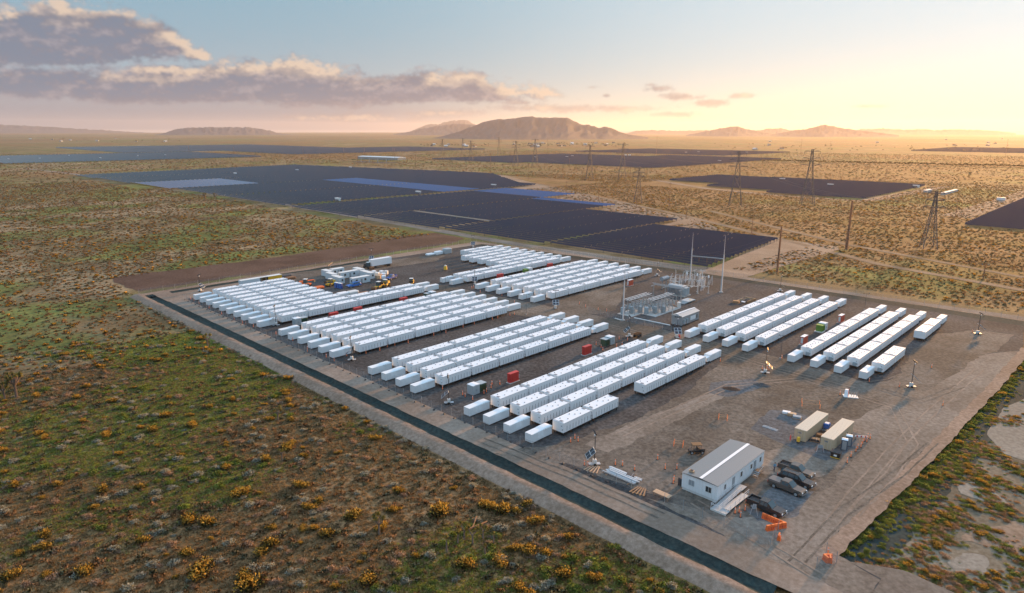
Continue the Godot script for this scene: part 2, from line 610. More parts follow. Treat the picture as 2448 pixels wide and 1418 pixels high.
# ---------------------------------------------------------------- ground
func soil(x: float, z: float) -> Color:
	var n1 := na.get_noise_2d(x * 0.35, z * 0.35)
	var n2 := nb.get_noise_2d(x * 1.3 + 400.0, z * 1.3)
	var n3 := nc.get_noise_2d(x * 5.0, z * 5.0)
	var n4 := nb.get_noise_2d(x * 0.12 - 900.0, z * 0.12)
	var c := Vector3(0.30, 0.215, 0.115).lerp(Vector3(0.235, 0.25, 0.08), ssm(-0.12, 0.4, n2 + 0.35 * n3))
	c = c.lerp(Vector3(0.45, 0.33, 0.20), ssm(0.0, 0.45, -n2 * 0.7 + n1 * 0.8 + 0.3 * n3) * 0.8)
	c = c.lerp(Vector3(0.37, 0.195, 0.085), ssm(-0.1, 0.4, n4 + 0.4 * n1) * 0.7)
	var v := 1.0 + 0.25 * n3
	return Color(c.x * v, c.y * v, c.z * v)

func grid_part(st: SurfaceTool, x0: float, x1: float, z0: float, z1: float, cell: float, hole: Rect2, base: int) -> int:
	var nx := int(round((x1 - x0) / cell))
	var nz := int(round((z1 - z0) / cell))
	for j in nz + 1:
		for i in nx + 1:
			var x := x0 + i * cell
			var z := z0 + j * cell
			st.set_color(soil(x, z))
			st.set_normal(Vector3.UP)
			st.set_uv(Vector2(x, z) / 47.0)
			st.set_uv2(Vector2(x, z) / 310.0)
			st.add_vertex(Vector3(x, LOW, z))
	for j in nz:
		for i in nx:
			if hole.size.x > 0.0 and hole.has_point(Vector2(x0 + (i + 0.5) * cell, z0 + (j + 0.5) * cell)):
				continue
			var a := base + j * (nx + 1) + i
			for k in [a, a + 1, a + nx + 2, a, a + nx + 2, a + nx + 1]:
				st.add_index(k)
	return base + (nx + 1) * (nz + 1)

func ground() -> void:
	var st := SurfaceTool.new()
	st.begin(Mesh.PRIMITIVE_TRIANGLES)
	var b := grid_part(st, -720.0, 80.0, -720.0, 80.0, 4.0, Rect2(), 0)
	b = grid_part(st, -4000.0, 400.0, -4000.0, 400.0, 40.0, Rect2(-720, -720, 800, 800), b)
	b = grid_part(st, -16000.0, 4000.0, -16000.0, 4000.0, 400.0, Rect2(-4000, -4000, 4400, 4400), b)
	structure("ground", st.commit(), M.desert)

	# the graded site: pad, perimeter road, berm and lined ditch
	structure("gravel_pad", sheet([Vector2(-262, -89.6), Vector2(-20, -89.0), Vector2(-20, -96.5), Vector2(-28.2, -98), Vector2(-25.6, -146), Vector2(-23.6, -196), Vector2(-22.4, -236), Vector2(-26, -268), Vector2(-100, -267), Vector2(-160, -263.5), Vector2(-225, -256), Vector2(-272, -250), Vector2(-272, -98)], 0.0, 0.6), M.gravel)
	structure("pad_bank", ribbon([Vector2(-27.6, -97.5), Vector2(-25.0, -146), Vector2(-23.0, -196), Vector2(-21.8, -240)], 2.6, 0.03, 0.5, 1.0), M.berm)
	structure("perimeter_road", profile_strip([[-90.3, 0.012], [-89.0, 0.015], [-87.0, 0.03], [-85.4, 0.02], [-84.45, 0.0]], -277.0, -19.0, true, 1.2, 0.25), M.dirt)
	structure("ditch", profile_strip([[-84.7, -0.01], [-83.7, -0.5], [-82.3, -0.5], [-81.25, -0.04]], -277.0, -30.0, true, 1.2, 0.22), M.ditch)
	structure("berm", profile_strip([[-81.35, -0.06], [-80.9, 0.0], [-79.3, -0.02], [-77.4, LOW - 0.05]], -281.0, -19.0, true, 1.2, 0.3), M.berm)
	structure("perimeter_road", profile_strip([[-272.6, -0.02], [-271.0, 0.012], [-263.0, 0.015], [-259.5, 0.01]], -84.2, -175.0, false), M.dirt)
	structure("ditch", profile_strip([[-271.9, -0.01], [-273.2, -0.5], [-275.2, -0.5], [-276.6, -0.05]], -82.0, -190.0, false, 3.0, 0.12), M.ditch)
	structure("berm", profile_strip([[-276.4, -0.1], [-276.9, -0.02], [-280.0, -0.02], [-282.0, LOW - 0.05]], -79.5, -256.0, false), M.berm)
	structure("pad_bank", profile_strip([[-271.5, -0.02], [-276.8, -0.05]], -188.0, -256.0, false), M.dirt)
	structure("pad_bank", sheet([Vector2(-272, -249.5), Vector2(-225, -255.5), Vector2(-160, -263), Vector2(-100, -266.5), Vector2(-24, -267.5), Vector2(-20, -276), Vector2(-60, -275), Vector2(-103, -273), Vector2(-160, -270), Vector2(-225, -262), Vector2(-277, -255)], -0.05, 0.5), M.ditch)
	structure("perimeter_road", sheet([Vector2(-277, -255), Vector2(-225, -262), Vector2(-160, -270), Vector2(-103, -273.5), Vector2(-58, -275.5), Vector2(0, -279), Vector2(40, -283), Vector2(40, -291), Vector2(-60, -283), Vector2(-103, -281), Vector2(-160, -278), Vector2(-225, -269), Vector2(-284, -262)], LOW + 0.1, 0.6), M.dirt)
	# worn dirt on the pad
	structure("dirt_yard", sheet(pix_poly([[1180, 1085], [1330, 1105], [1560, 1180], [1850, 1320], [1960, 1330], [2090, 1150], [2230, 990], [2330, 880], [2425, 800], [2330, 790], [2230, 800], [2170, 850], [2150, 900], [2050, 930], [1900, 870], [1750, 840], [1640, 940], [1500, 1010], [1330, 1062]], 0.0), 0.015, 1.2, 1.6), M.dirt_yard)
	structure("dirt_yard", sheet(pix_poly([[1230, 752], [1480, 800], [1640, 842], [1760, 856], [1900, 905], [2060, 945], [2100, 925], [1960, 880], [1780, 835], [1640, 800], [1480, 765], [1260, 722], [1060, 682], [1010, 675], [985, 690]], 0.0), 0.016, 0.6), M.dirt_yard)
	structure("dirt_yard", sheet(pix_poly([[1290, 775], [1470, 742], [1500, 690], [1470, 668], [1330, 718]], 0.0), 0.017, 0.8), M.dirt_yard)
	structure("dirt_yard", sheet(pix_poly([[640, 660], [800, 640], [1010, 612], [1085, 600], [1040, 625], [930, 640], [880, 655], [760, 668], [690, 676]], 0.0), 0.017, 0.8), M.dirt_yard)
	structure("dirt_track", sheet([Vector2(-56, -91.5), Vector2(-20, -89), Vector2(-20, -96), Vector2(-28.4, -98), Vector2(-26, -146), Vector2(-24, -196), Vector2(-23, -236), Vector2(-30, -225), Vector2(-33, -190), Vector2(-37, -165), Vector2(-35, -140), Vector2(-35, -118), Vector2(-36, -103), Vector2(-44, -95.5)], 0.02, 1.1, 1.6), M.dirt_mid)
	structure("dirt_track", sheet(pix_poly([[1395, 1062], [1520, 1010], [1680, 945], [1760, 905], [1800, 915], [1700, 965], [1560, 1035], [1450, 1085]], 0.0), 0.02, 0.9, 1.4), M.dirt_mid)
	structure("dirt_track", sheet(pix_poly([[1640, 1150], [1840, 1080], [2050, 1000], [2180, 930], [2240, 940], [2120, 1040], [1990, 1120], [1960, 1140], [1800, 1130], [1690, 1165]], 0.0), 0.021, 0.9, 1.4), M.dirt_mid)
	var ruts := [[[1480, 1040], [1650, 965], [1800, 905], [1960, 912], [2110, 960], [2190, 1020], [2150, 1110], [2040, 1230], [1960, 1330]], [[1540, 1100], [1700, 1000], [1860, 940], [2030, 930], [2160, 900], [2260, 850], [2360, 800]], [[1950, 1300], [2060, 1160], [2180, 1030], [2290, 930], [2380, 850]], [[1900, 1350], [2010, 1230], [2120, 1150], [2230, 1075], [2190, 1020], [2080, 1010]], [[1660, 1200], [1760, 1260], [1870, 1330], [1960, 1380]], [[1760, 840], [1900, 868], [2060, 915], [2200, 960], [2270, 950], [2330, 880]], [[1330, 745], [1500, 790], [1680, 830], [1860, 885], [2040, 930]], [[1150, 1052], [1400, 1152], [1640, 1262], [1850, 1368]]]
	for i in ruts.size():
		var cv := Curve2D.new()
		var pp := pix_poly(ruts[i], 0.0)
		for k in pp.size():
			var tn: Vector2 = (pp[mini(k + 1, pp.size() - 1)] - pp[maxi(k - 1, 0)]) / 6.0
			cv.add_point(pp[k], -tn, tn)
		var line := cv.get_baked_points()
		for o in [-0.95, 0.95]:
			var side := []
			for k in range(0, line.size(), 6):
				var d: Vector2 = (line[mini(k + 6, line.size() - 1)] - line[maxi(k - 6, 0)]).normalized().orthogonal()
				side.append(line[k] + d * o)
			structure("tyre_rut", ribbon(side, 0.34, 0.034 + 0.004 * i, 0.22, 0.8), M.dirt_yard if i % 2 else M.dirt)
	structure("gravel_patch", sheet(pix_poly([[1880, 1145], [1945, 1175], [1905, 1235], [1815, 1245], [1780, 1215], [1830, 1175]], 0.0), 0.026, 0.5, 1.0), M.gravel_blue)
	structure("gravel_patch", sheet(pix_poly([[1840, 980], [1900, 985], [2060, 1040], [2040, 1078], [1975, 1102], [1870, 1062], [1795, 1026]], 0.0), 0.026, 0.5, 1.0), M.gravel_blue)
	structure("gravel_patch", sheet(pix_poly([[1700, 915], [1800, 905], [1830, 925], [1740, 950], [1690, 940]], 0.0), 0.026, 0.6, 1.0), M.gravel_blue)
	# beyond the fence
	structure("plowed_field", sheet(pix_poly([[255, 665], [640, 618], [860, 585], [980, 562], [1040, 557], [1112, 570], [1075, 583], [880, 612], [640, 650], [330, 697]], LOW), LOW + 0.05, 2.0, 3.0), M.plowed)
	structure("dirt_road", ribbon(pix_poly([[60, 403], [150, 413], [430, 450], [700, 492], [1000, 543], [1240, 585], [1500, 622], [1700, 645], [1790, 655]], LOW), 9.0, LOW + 0.06, 1.0), M.dirt)
	structure("dirt_road", sheet([Vector2(-147, -281), Vector2(-128, -300), Vector2(-126, -392), Vector2(-200, -402), Vector2(-238, -440), Vector2(-300, -470), Vector2(-325, -490), Vector2(-390, -520), Vector2(-420, -545), Vector2(-480, -575), Vector2(-534, -600), Vector2(-700, -700), Vector2(-760, -705), Vector2(-720, -690), Vector2(-540, -590), Vector2(-520, -530), Vector2(-425, -520), Vector2(-415, -475), Vector2(-335, -470), Vector2(-328, -426), Vector2(-248, -424), Vector2(-240, -380), Vector2(-160, -378)], LOW + 0.07, 0.0), M.sandy)
	structure("dirt_road", ribbon(pix_poly([[1265, 436], [1480, 482], [1635, 516], [1895, 579], [2100, 632], [2448, 695]], LOW), 5.0, LOW + 0.12, 0.8), M.plain_track)
	structure("dirt_road", ribbon(pix_poly([[1700, 505], [1830, 538], [2020, 584], [2448, 664]], LOW), 4.0, LOW + 0.12, 0.8), M.plain_track)
	structure("dirt_road", sheet(pix_poly([[2250, 515], [2448, 455], [2448, 475], [2325, 522]], LOW), LOW + 0.12, 0.5, 5.0), M.sandy)
	structure("dirt_road", ribbon(pix_poly([[1560, 430], [1690, 451], [1830, 465], [2070, 482]], LOW), 12.0, LOW + 0.12, 1.0), M.sandy)
	structure("dirt_road", ribbon(pix_poly([[2070, 480], [2260, 446]], LOW), 14.0, LOW + 0.13, 1.0), M.sandy)
	structure("dirt_road", sheet(pix_poly([[1690, 660], [1760, 640], [1960, 583], [2010, 596], [1860, 640], [1780, 665]], LOW), LOW + 0.13, 0.8, 4.0), M.sandy)
	# washed ground and weed-lined ditch on the right
	structure("drain_bed", ribbon([Vector2(-24.2, -97), Vector2(-21.7, -146), Vector2(-19.6, -196), Vector2(-18.2, -244)], 6.6, LOW + 0.04, 0.8, 1.0), M.ditch)
	structure("washed_ground", sheet([Vector2(-23, -97), Vector2(40, -97), Vector2(40, -244), Vector2(-16, -244), Vector2(-19, -160)], LOW + 0.02, 0.8, 2.0), M.wash)
	structure("dried_mud", sheet(pix_poly([[2500, 930], [2400, 975], [2360, 1040], [2400, 1085], [2500, 1120]], LOW), LOW + 0.06, 0.4, 1.0), M.mud)
	structure("dried_mud", sheet(pix_poly([[2290, 1160], [2330, 1155], [2390, 1185], [2410, 1205], [2350, 1200], [2295, 1180]], LOW), LOW + 0.06, 0.8, 0.5), M.mud)
	structure("dried_mud", sheet(pix_poly([[2262, 1345], [2300, 1322], [2345, 1328], [2365, 1350], [2355, 1378], [2310, 1378], [2275, 1365]], LOW), LOW + 0.06, 0.8, 0.5), M.mud)
	structure("dried_mud", sheet(pix_poly([[2448, 1240], [2400, 1260], [2330, 1255], [2300, 1290], [2380, 1310], [2448, 1330]], LOW), LOW + 0.05, 0.9, 0.6), M.sandy)
	structure("dirt_road", sheet(pix_poly([[1870, 1395], [1960, 1335], [2050, 1345], [2160, 1365], [2280, 1418], [2330, 1460], [2000, 1480]], -0.1), -0.05, 0.6, 1.5), M.dirt_mid)

# ---------------------------------------------------------------- hills
func hill(called: String, ridge: Array, dist: float, depth: float, col: Vector3, seed_: int, label: String) -> void:
	var n := FastNoiseLite.new()
	n.seed = seed_
	n.frequency = 1.0
	n.fractal_octaves = 5
	var x0: float = ridge[0][0]
	var x1: float = ridge[-1][0]
	var nx := 90
	var nz := 28
	var st := SurfaceTool.new()
	st.begin(Mesh.PRIMITIVE_TRIANGLES)
	for j in nz + 1:
		var v := float(j) / nz * 2.0 - 1.0
		for i in nx + 1:
			var px := lerpf(x0, x1, float(i) / nx)
			var jag: float = 2.2 * n.get_noise_2d(px * 0.09, 3.0) + 1.0 * n.get_noise_2d(px * 0.35, 9.0)
			var crest := at_dist(px, table(ridge, px) + jag * clampf((table(ridge, px) - 324.0) / -12.0, 0.0, 1.0), dist)
			var h := maxf(crest.y - LOW, 0.0)
			var away := Vector3(crest.x, 0, crest.z).normalized()
			var u := px * 0.012
			var rid := 1.0 - absf(n.get_noise_2d(u * 4.0, v * 0.8 + seed_))
			var prof := pow(clampf(1.0 - absf(v), 0.0, 1.0), 1.15)
			var cut := 1.0 - 0.45 * (1.0 - rid) * ssm(0.0, 0.25, absf(v)) * 2.0
			var y := LOW - 3.0 + (h + 3.0) * prof * cut
			if j == nz / 2: y = LOW + h
			var p := Vector3(crest.x, y, crest.z) + away * v * depth * (0.35 + 0.65 * clampf(h / 160.0, 0.0, 1.0))
			var t := 1.0 + 0.5 * n.get_noise_2d(u * 9.0, v * 5.0)
			st.set_color(Color(col.x * t, col.y * t, col.z * t))
			st.set_smooth_group(0)
			st.add_vertex(p)
	for j in nz:
		for i in nx:
			var a := j * (nx + 1) + i
			for k in [a, a + nx + 2, a + 1, a, a + nx + 1, a + nx + 2]:
				st.add_index(k)
	st.generate_normals()
	var o := structure(called, st.commit(), M.hill)
	o.set_meta("label", label)

func hills() -> void:
	hill("hill", [[1020, 333], [1060, 325], [1085, 318], [1113, 308], [1140, 298], [1160, 290], [1190, 285], [1220, 284], [1240, 281], [1270, 278], [1290, 281], [1320, 281], [1345, 281], [1358, 282], [1375, 291], [1395, 299], [1408, 298], [1430, 305], [1450, 303], [1465, 307], [1480, 314], [1500, 321], [1550, 328]], 5600, 900, Vector3(0.066, 0.054, 0.052), 5, "broad brown hill with two rounded tops behind the pylons")
	hill("hill", [[940, 321], [985, 314], [1000, 309], [1020, 306], [1050, 301], [1075, 297], [1100, 295], [1130, 298], [1160, 304], [1200, 318]], 9500, 900, Vector3(0.068, 0.060, 0.064), 6, "low slope in front of the pale mesa")
	hill("hill", [[960, 320], [985, 312], [1000, 306], [1015, 300], [1030, 296], [1045, 298], [1060, 293], [1080, 289], [1100, 287], [1115, 287], [1125, 292], [1138, 299], [1180, 316]], 14500, 1400, Vector3(0.068, 0.060, 0.064), 8, "pale blue flat-topped mesa far behind the brown hill")
	hill("hill", [[370, 322], [395, 318], [415, 310], [440, 306], [470, 305], [500, 304], [530, 304], [570, 304], [600, 305], [620, 308], [645, 312], [665, 318], [700, 322]], 9800, 1200, Vector3(0.07, 0.062, 0.066), 9, "long low mesa standing alone under the cloud bank")
	hill("hill", [[1480, 322], [1520, 313], [1560, 311], [1620, 313], [1690, 311], [1720, 314], [1800, 320]], 12500, 1200, Vector3(0.068, 0.060, 0.064), 10, "low even ridge right behind the brown hill's end")
	hill("hill", [[1640, 323], [1690, 313], [1715, 308], [1740, 304], [1762, 302], [1780, 307], [1800, 311], [1830, 317], [1860, 322]], 8600, 900, Vector3(0.068, 0.060, 0.064), 12, "small pointed hill beside the even ridge")
	hill("hill", [[1790, 320], [1810, 312], [1835, 308], [1865, 306], [1890, 311], [1920, 318]], 11500, 900, Vector3(0.068, 0.060, 0.064), 13, "faint low hill between two pointed hills")
	hill("hill", [[1840, 323], [1880, 315], [1900, 311], [1930, 308], [1950, 303], [1975, 298], [2000, 304], [2030, 308], [2060, 312], [2110, 318], [2150, 323]], 8400, 900, Vector3(0.068, 0.060, 0.064), 14, "dark peaked hill under the yellow sky")
	hill("hill", [[2020, 318], [2060, 308], [2110, 307], [2160, 310], [2200, 309], [2240, 311], [2280, 309], [2330, 310], [2380, 313], [2430, 319]], 13500, 1200, Vector3(0.068, 0.060, 0.064), 15, "long pinkish ridge fading into the sunset glow")
	hill("hill", [[-300, 316], [-200, 300], [-60, 296], [60, 300], [160, 306], [260, 312], [400, 320]], 15500, 1500, Vector3(0.068, 0.060, 0.064), 16, "faint mountain foot lost in haze under the clouds")

# ---------------------------------------------------------------- solar fields
func tracker_mesh(length: float, tilt_deg: float, chord: float) -> ArrayMesh:
	# one long row: panel tables on a tube, with small gaps between tables
	var s := Shape.new()
	var n := maxi(1, int(length / 22.0))
	var L := length / n
	var rot := Basis(Vector3(1, 0, 0), deg_to_rad(-tilt_deg))
	for k in n:
		box_at(s, Vector3(-length * 0.5 + (k + 0.5) * L, 1.75, 0), Vector3(L - 0.35, 0.06, chord), rot)
	return s.done()

func post_mesh(length: float) -> ArrayMesh:
	var s := Shape.new()
	var n := maxi(2, int(length / 11.0))
	for k in n + 1:
		box_at(s, Vector3(-length * 0.5 + 0.5 + (length - 1.0) * k / n, 0.8, 0), Vector3(0.16, 1.75, 0.16))
	box_at(s, Vector3(0, 1.66, 0), Vector3(length, 0.12, 0.12))
	return s.done()

var tracker_cache := {}
func tracker(x0: float, x1: float, z: float, style: String, label: String, group: String) -> void:
	var L := snappedf(x1 - x0, 1.0)
	var key := "%d %s" % [int(L), style]
	if not tracker_cache.has(key):
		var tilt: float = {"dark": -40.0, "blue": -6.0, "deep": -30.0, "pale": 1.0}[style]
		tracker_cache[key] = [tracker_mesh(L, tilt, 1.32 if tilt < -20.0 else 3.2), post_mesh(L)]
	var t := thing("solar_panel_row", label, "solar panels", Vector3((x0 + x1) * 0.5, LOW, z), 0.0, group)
	part(t, "panel_table", tracker_cache[key][0], M.panel_blue if style in ["blue", "deep"] else M.panel_back)
	part(t, "post_line", tracker_cache[key][1], M.dark)

func far_field(cells: Array, pitch: float, label: String) -> void:
	var s := Shape.new()
	for c in cells:
		var z: float = c[2]
		while z > c[3]:
			box_at(s, Vector3((c[0] + c[1]) * 0.5, LOW + 1.6, z), Vector3(c[1] - c[0], 0.08, pitch * 0.42), Basis(Vector3(1, 0, 0), deg_to_rad(40.0)))
			z -= pitch
	single("solar_field", s.done(), M.panel_back, label, "solar field", Vector3.ZERO, 0.0, "", "stuff")

func solar_fields() -> void:
	var pitch := 5.7
	var cols2 := [[-147.0, -246.0, -284.0, -387.0], [-246.0, -334.0, -281.0, -429.0], [-334.0, -421.0, -277.5, -474.0], [-421.0, -520.0, -273.0, -528.0]]
	var rest := Shape.new()
	var count := 0
	for c in cols2:
		var z: float = c[2]
		var k := 0
		while z > c[3]:
			var right: float = c[0]
			if c[0] == -147.0: right = lerpf(-147.0, -157.0, (z + 285.0) / -98.0)
			var style := "dark"
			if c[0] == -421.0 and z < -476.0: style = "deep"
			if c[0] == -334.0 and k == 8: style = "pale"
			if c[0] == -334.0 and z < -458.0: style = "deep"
			tracker(c[1] + 1.2, right - 1.2, z, style, {"dark": "dark solar panel row in the stepped field behind the battery yard", "deep": "deep blue solar panel row at the far edge of the stepped field", "pale": "single pale solar panel row tilted flat in the stepped field"}[style], "" if style == "pale" else "solar panel rows of the stepped field")
			z -= pitch
			k += 1
			count += 1
	var z2 := -250.5
	var n1 := 0
	while z2 > -684.0:
		var left := lerpf(-1096.0, -1140.0, (z2 + 250.0) / -360.0) if z2 > -610.0 else lerpf(-1140.0, -760.0, (z2 + 610.0) / -76.0)
		var start := -530.0
		if z2 < -590.0: start = lerpf(-560.0, -700.0, (z2 + 590.0) / -94.0)
		for q in [[-530.0, -650.0], [-650.0, -770.0], [-770.0, -885.0], [-885.0, -1000.0], [-1000.0, -1145.0]]:
			var a := minf(q[0], start)
			var b := maxf(q[1], left)
			if a - b < 12.0: continue
			if z2 > lerpf(-276.0, -251.0, clampf((-(a + b) * 0.5 - 528.0) / 572.0, 0.0, 1.0)): continue
			var style := "dark"
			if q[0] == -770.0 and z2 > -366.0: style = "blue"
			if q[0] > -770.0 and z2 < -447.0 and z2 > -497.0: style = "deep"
			if n1 < 158 or style != "dark":
				tracker(b + 1.2, a - 1.2, z2, style, {"dark": "dark solar panel row in the wide field beyond the service road", "blue": "pale blue solar panel row in the bright patch of the wide field", "deep": "deep blue solar panel row in the strip across the wide field"}[style], "solar panel rows of the wide field")
				n1 += 1
			else:
				box_at(rest, Vector3((a + b) * 0.5, LOW + 1.75, z2), Vector3(a - b - 2.4, 0.06, 2.3), Basis(Vector3(1, 0, 0), deg_to_rad(40.0)))
		z2 -= pitch
	single("solar_field", rest.done(), M.panel_back, "dark far rows of the wide solar field", "solar field", Vector3.ZERO, 0.0, "", "stuff")
	far_field([[-1190, -930, -970, -1420], [-930, -640, -1010, -1540], [-1320, -830, -1640, -2050]], 7.0, "dark solar field stretching behind the lattice pylons")
	far_field([[-465, -385, -772, -900], [-385, -300, -722, -905], [-300, -205, -690, -910]], 6.5, "dark solar field in the orange scrub beyond the brown poles")
	far_field([[-96, 40, -545, -800]], 6.5, "brown solar field glowing in the sunset haze")
	far_field([[-2020, -1570, -260, -760]], 8.0, "blue-black solar field along the far left plain")
	far_field([[-2850, -2100, -620, -1330], [-2100, -1670, -900, -1600]], 10.0, "hazy solar field under the distant mesa")
	far_field([[-620, 100, -2500, -3100]], 12.0, "thin dark solar field far out below the peaked hill")
	# service road between the two near fields
	structure("service_road", sheet([Vector2(-520, -272), Vector2(-524, -272), Vector2(-545, -592), Vector2(-540, -592)], LOW + 0.15, 0.0), M.sandy)
	# white converter stations among the panels
	var st := [[808, 481], [1000, 464], [1180, 447], [710, 410], [838, 403], [562, 418]]
	var proto: Node3D = null
	for p in st:
		var at := G(p[0], p[1], LOW)
		if proto == null:
			proto = thing("converter_station", "white converter box standing beside the solar service road", "electrical box", at, 0.0, "converter boxes in the solar fields")
			part(proto, "body", box(Vector3(6.5, 2.3, 2.4), Vector3(0, 1.75, 0)), M.white)
			part(proto, "roof", box(Vector3(6.8, 0.15, 2.7), Vector3(0, 2.98, 0)), M.roof_white)
			part(proto, "base", box(Vector3(6.2, 0.6, 2.2), Vector3(0, 0.3, 0)), M.grey)
		else:
			copy(proto, at, 0.0, "" if p[1] > 440 else "white converter box standing among panels of the wide field")
	for p in [[20, 383], [95, 381], [165, 374], [240, 380], [330, 375], [395, 373], [1280, 378], [1355, 377], [1368, 375], [1495, 372], [1505, 372], [1640, 366], [1720, 387], [1670, 365], [1785, 366], [1870, 432], [1985, 446], [2190, 449], [2393, 480]]:
		copy(proto, G(p[0], p[1], LOW), 0.0, "small white converter box in a far solar field")
	for k in 0: pass

# ---------------------------------------------------------------- battery yard
const ORD := ["first", "second", "third", "fourth", "fifth", "sixth", "seventh", "eighth", "ninth", "tenth"]
var can := {}

func container_proto(near: bool, cabinet: bool, five: bool) -> Node3D:
	var L := 9.46
	var t := Node3D.new()
	t.name = "battery_container"
	part(t, "body", box(Vector3(2.94, 2.08, L), Vector3(0, 1.88, 0)), M.white)
	var lid := Shape.new()
	lid.add(loft_y([[2.90, 1.51, L * 0.5 + 0.02], [3.0, 1.51, L * 0.5 + 0.02], [3.03, 1.45, L * 0.5 - 0.04]], Vector3.ZERO, 0.03))
	part(t, "roof", lid.done(), M.roof_white)
	var seam := Shape.new()
	for k in [-1, 1]:
		box_at(seam, Vector3(0, 3.035, k * (L * 0.5 - 0.16)), Vector3(2.75, 0.03, 0.12))
	box_at(seam, Vector3(1.44, 2.885, 0), Vector3(0.11, 0.03, L - 0.1))
	part(t, "roof_seam", seam.done(), M.seam)
	# vents and hatches on the roof
	var vent := Shape.new()
	rod(vent, Vector3(0, 0, 0), Vector3(0, 0.1, 0), 0.16, 0.12, 8)
	var vm := vent.done()
	var spots := [[-0.75, 3.2], [0.65, 2.3], [-0.7, 0.2], [0.2, -0.6], [-0.75, -2.6], [0.75, -1.8]]
	if five: spots = [[-0.62, 2.7], [0.62, 2.6], [0.0, 0.0], [-0.62, -2.6], [0.62, -2.7], [-0.2, 1.0], [0.3, -1.2]]
	for p in spots:
		part(t, "roof_vent", vm, M.vent, Vector3(p[0], 3.02, p[1]))
	if five:
		part(t, "hatch", box(Vector3(0.9, 0.05, 0.22), Vector3(0.2, 3.05, 4.25)), M.vent)
	else:
		part(t, "hatch", box(Vector3(0.8, 0.05, 0.55), Vector3(0.35, 3.05, 4.05)), M.vent)
		part(t, "hatch", box(Vector3(0.8, 0.05, 0.45), Vector3(-0.3, 3.05, -4.15)), M.vent)
	# doors on the aisle side
	var n := 9
	var w := (L - 0.5) / n
	for k in n:
		var z := L * 0.5 - 0.25 - (k + 0.5) * w
		var d := part(t, "door", can.door, M.white, Vector3(1.47, 1.86, z))
		if near:
			part(d, "handle", can.handle, M.vent, Vector3(0.035, -0.28, -w * 0.4))
		else:
			d.mesh = can.door_far
			d.material_override = null
	part(t, "base_frame", can.frame, M.black)
	for x in [-1.3, 1.3]:
		for k in 4:
			part(t, "foot", can.foot, M.black, Vector3(x, 0.36, L * 0.5 - 0.4 - k * (L - 0.8) / 3.0))
	if near or cabinet:
		part(t, "warning_label", box(Vector3(0.3, 0.22, 0.012), Vector3(0.95, 2.25, L * 0.5 + 0.006)), M.pane_dim)
		part(t, "end_lock", box(Vector3(0.14, 0.3, 0.04), Vector3(1.2, 1.5, L * 0.5 + 0.02)), M.vent)
	if cabinet:
		part(t, "control_cabinet", box(Vector3(0.95, 1.0, 0.28), Vector3(0.6, 1.4, L * 0.5 + 0.14)), M.cabinet)
	return t

func unit_proto(flip: bool) -> Node3D:
	# smaller converter unit: flat lower roof, raised rounded hood towards the containers
	var f := -1.0 if flip else 1.0
	var L := 6.2
	var t := Node3D.new()
	t.name = "inverter_unit"
	part(t, "body", box(Vector3(1.9, 1.72, L), Vector3(0, 1.14, 0)), M.unit_white)
	var cap := loft([[3.12, 2.0, 2.12, 0.97, 0.93], [-0.4, 2.0, 2.12, 0.97, 0.93]])
	var hood := loft([[0.1, 2.0, 2.13, 1.0, 0.93], [-1.0, 2.0, 2.25, 1.02, 0.86], [-2.3, 2.0, 2.28, 1.03, 0.84], [-2.95, 2.0, 2.2, 1.03, 0.88], [-3.2, 2.0, 2.1, 1.02, 0.93]])
	if flip:
		hood = loft([[0.1, 2.0, 2.13, 1.0, 0.93], [-1.0, 2.0, 2.18, 1.02, 0.88], [-2.6, 2.0, 2.14, 1.03, 0.88], [-3.12, 2.0, 2.1, 1.0, 0.92], [-3.14, 0.5, 1.75, 0.86, 0.82], [-4.7, 0.5, 1.6, 0.86, 0.82]])
	var flipped := Transform3D(Basis(Vector3(0, 1, 0), PI) if flip else Basis(), Vector3.ZERO)
	part(t, "roof", Shape.new().add(cap, flipped).done(), M.unit_white)
	part(t, "hood", Shape.new().add(hood, flipped).done(), M.unit_white)
	for k in 4:
		part(t, "hood_vent", can.hood_vent, M.unit_white, Vector3(0.99, 2.08, f * (-0.55 - k * 0.72)))
	for i in 2:
		for j in 4:
			part(t, "louvre", can.louvre, M.unit_white, Vector3(0.96, 0.8 + 0.32 * j, f * (0.95 - i * 1.05)))
	for z in [2.2, 2.55, 2.9]:
		part(t, "end_rib", can.rib, M.unit_white, Vector3(0.955, 1.14, f * z))
	part(t, "base_frame", box(Vector3(1.8, 0.16, L - 0.2), Vector3(0, 0.24, 0)), M.black)
	for x in [-0.8, 0.8]:
		for k in 3:
			part(t, "foot", can.ufoot, M.black, Vector3(x, 0.09, 2.8 - k * 2.8))
	return t

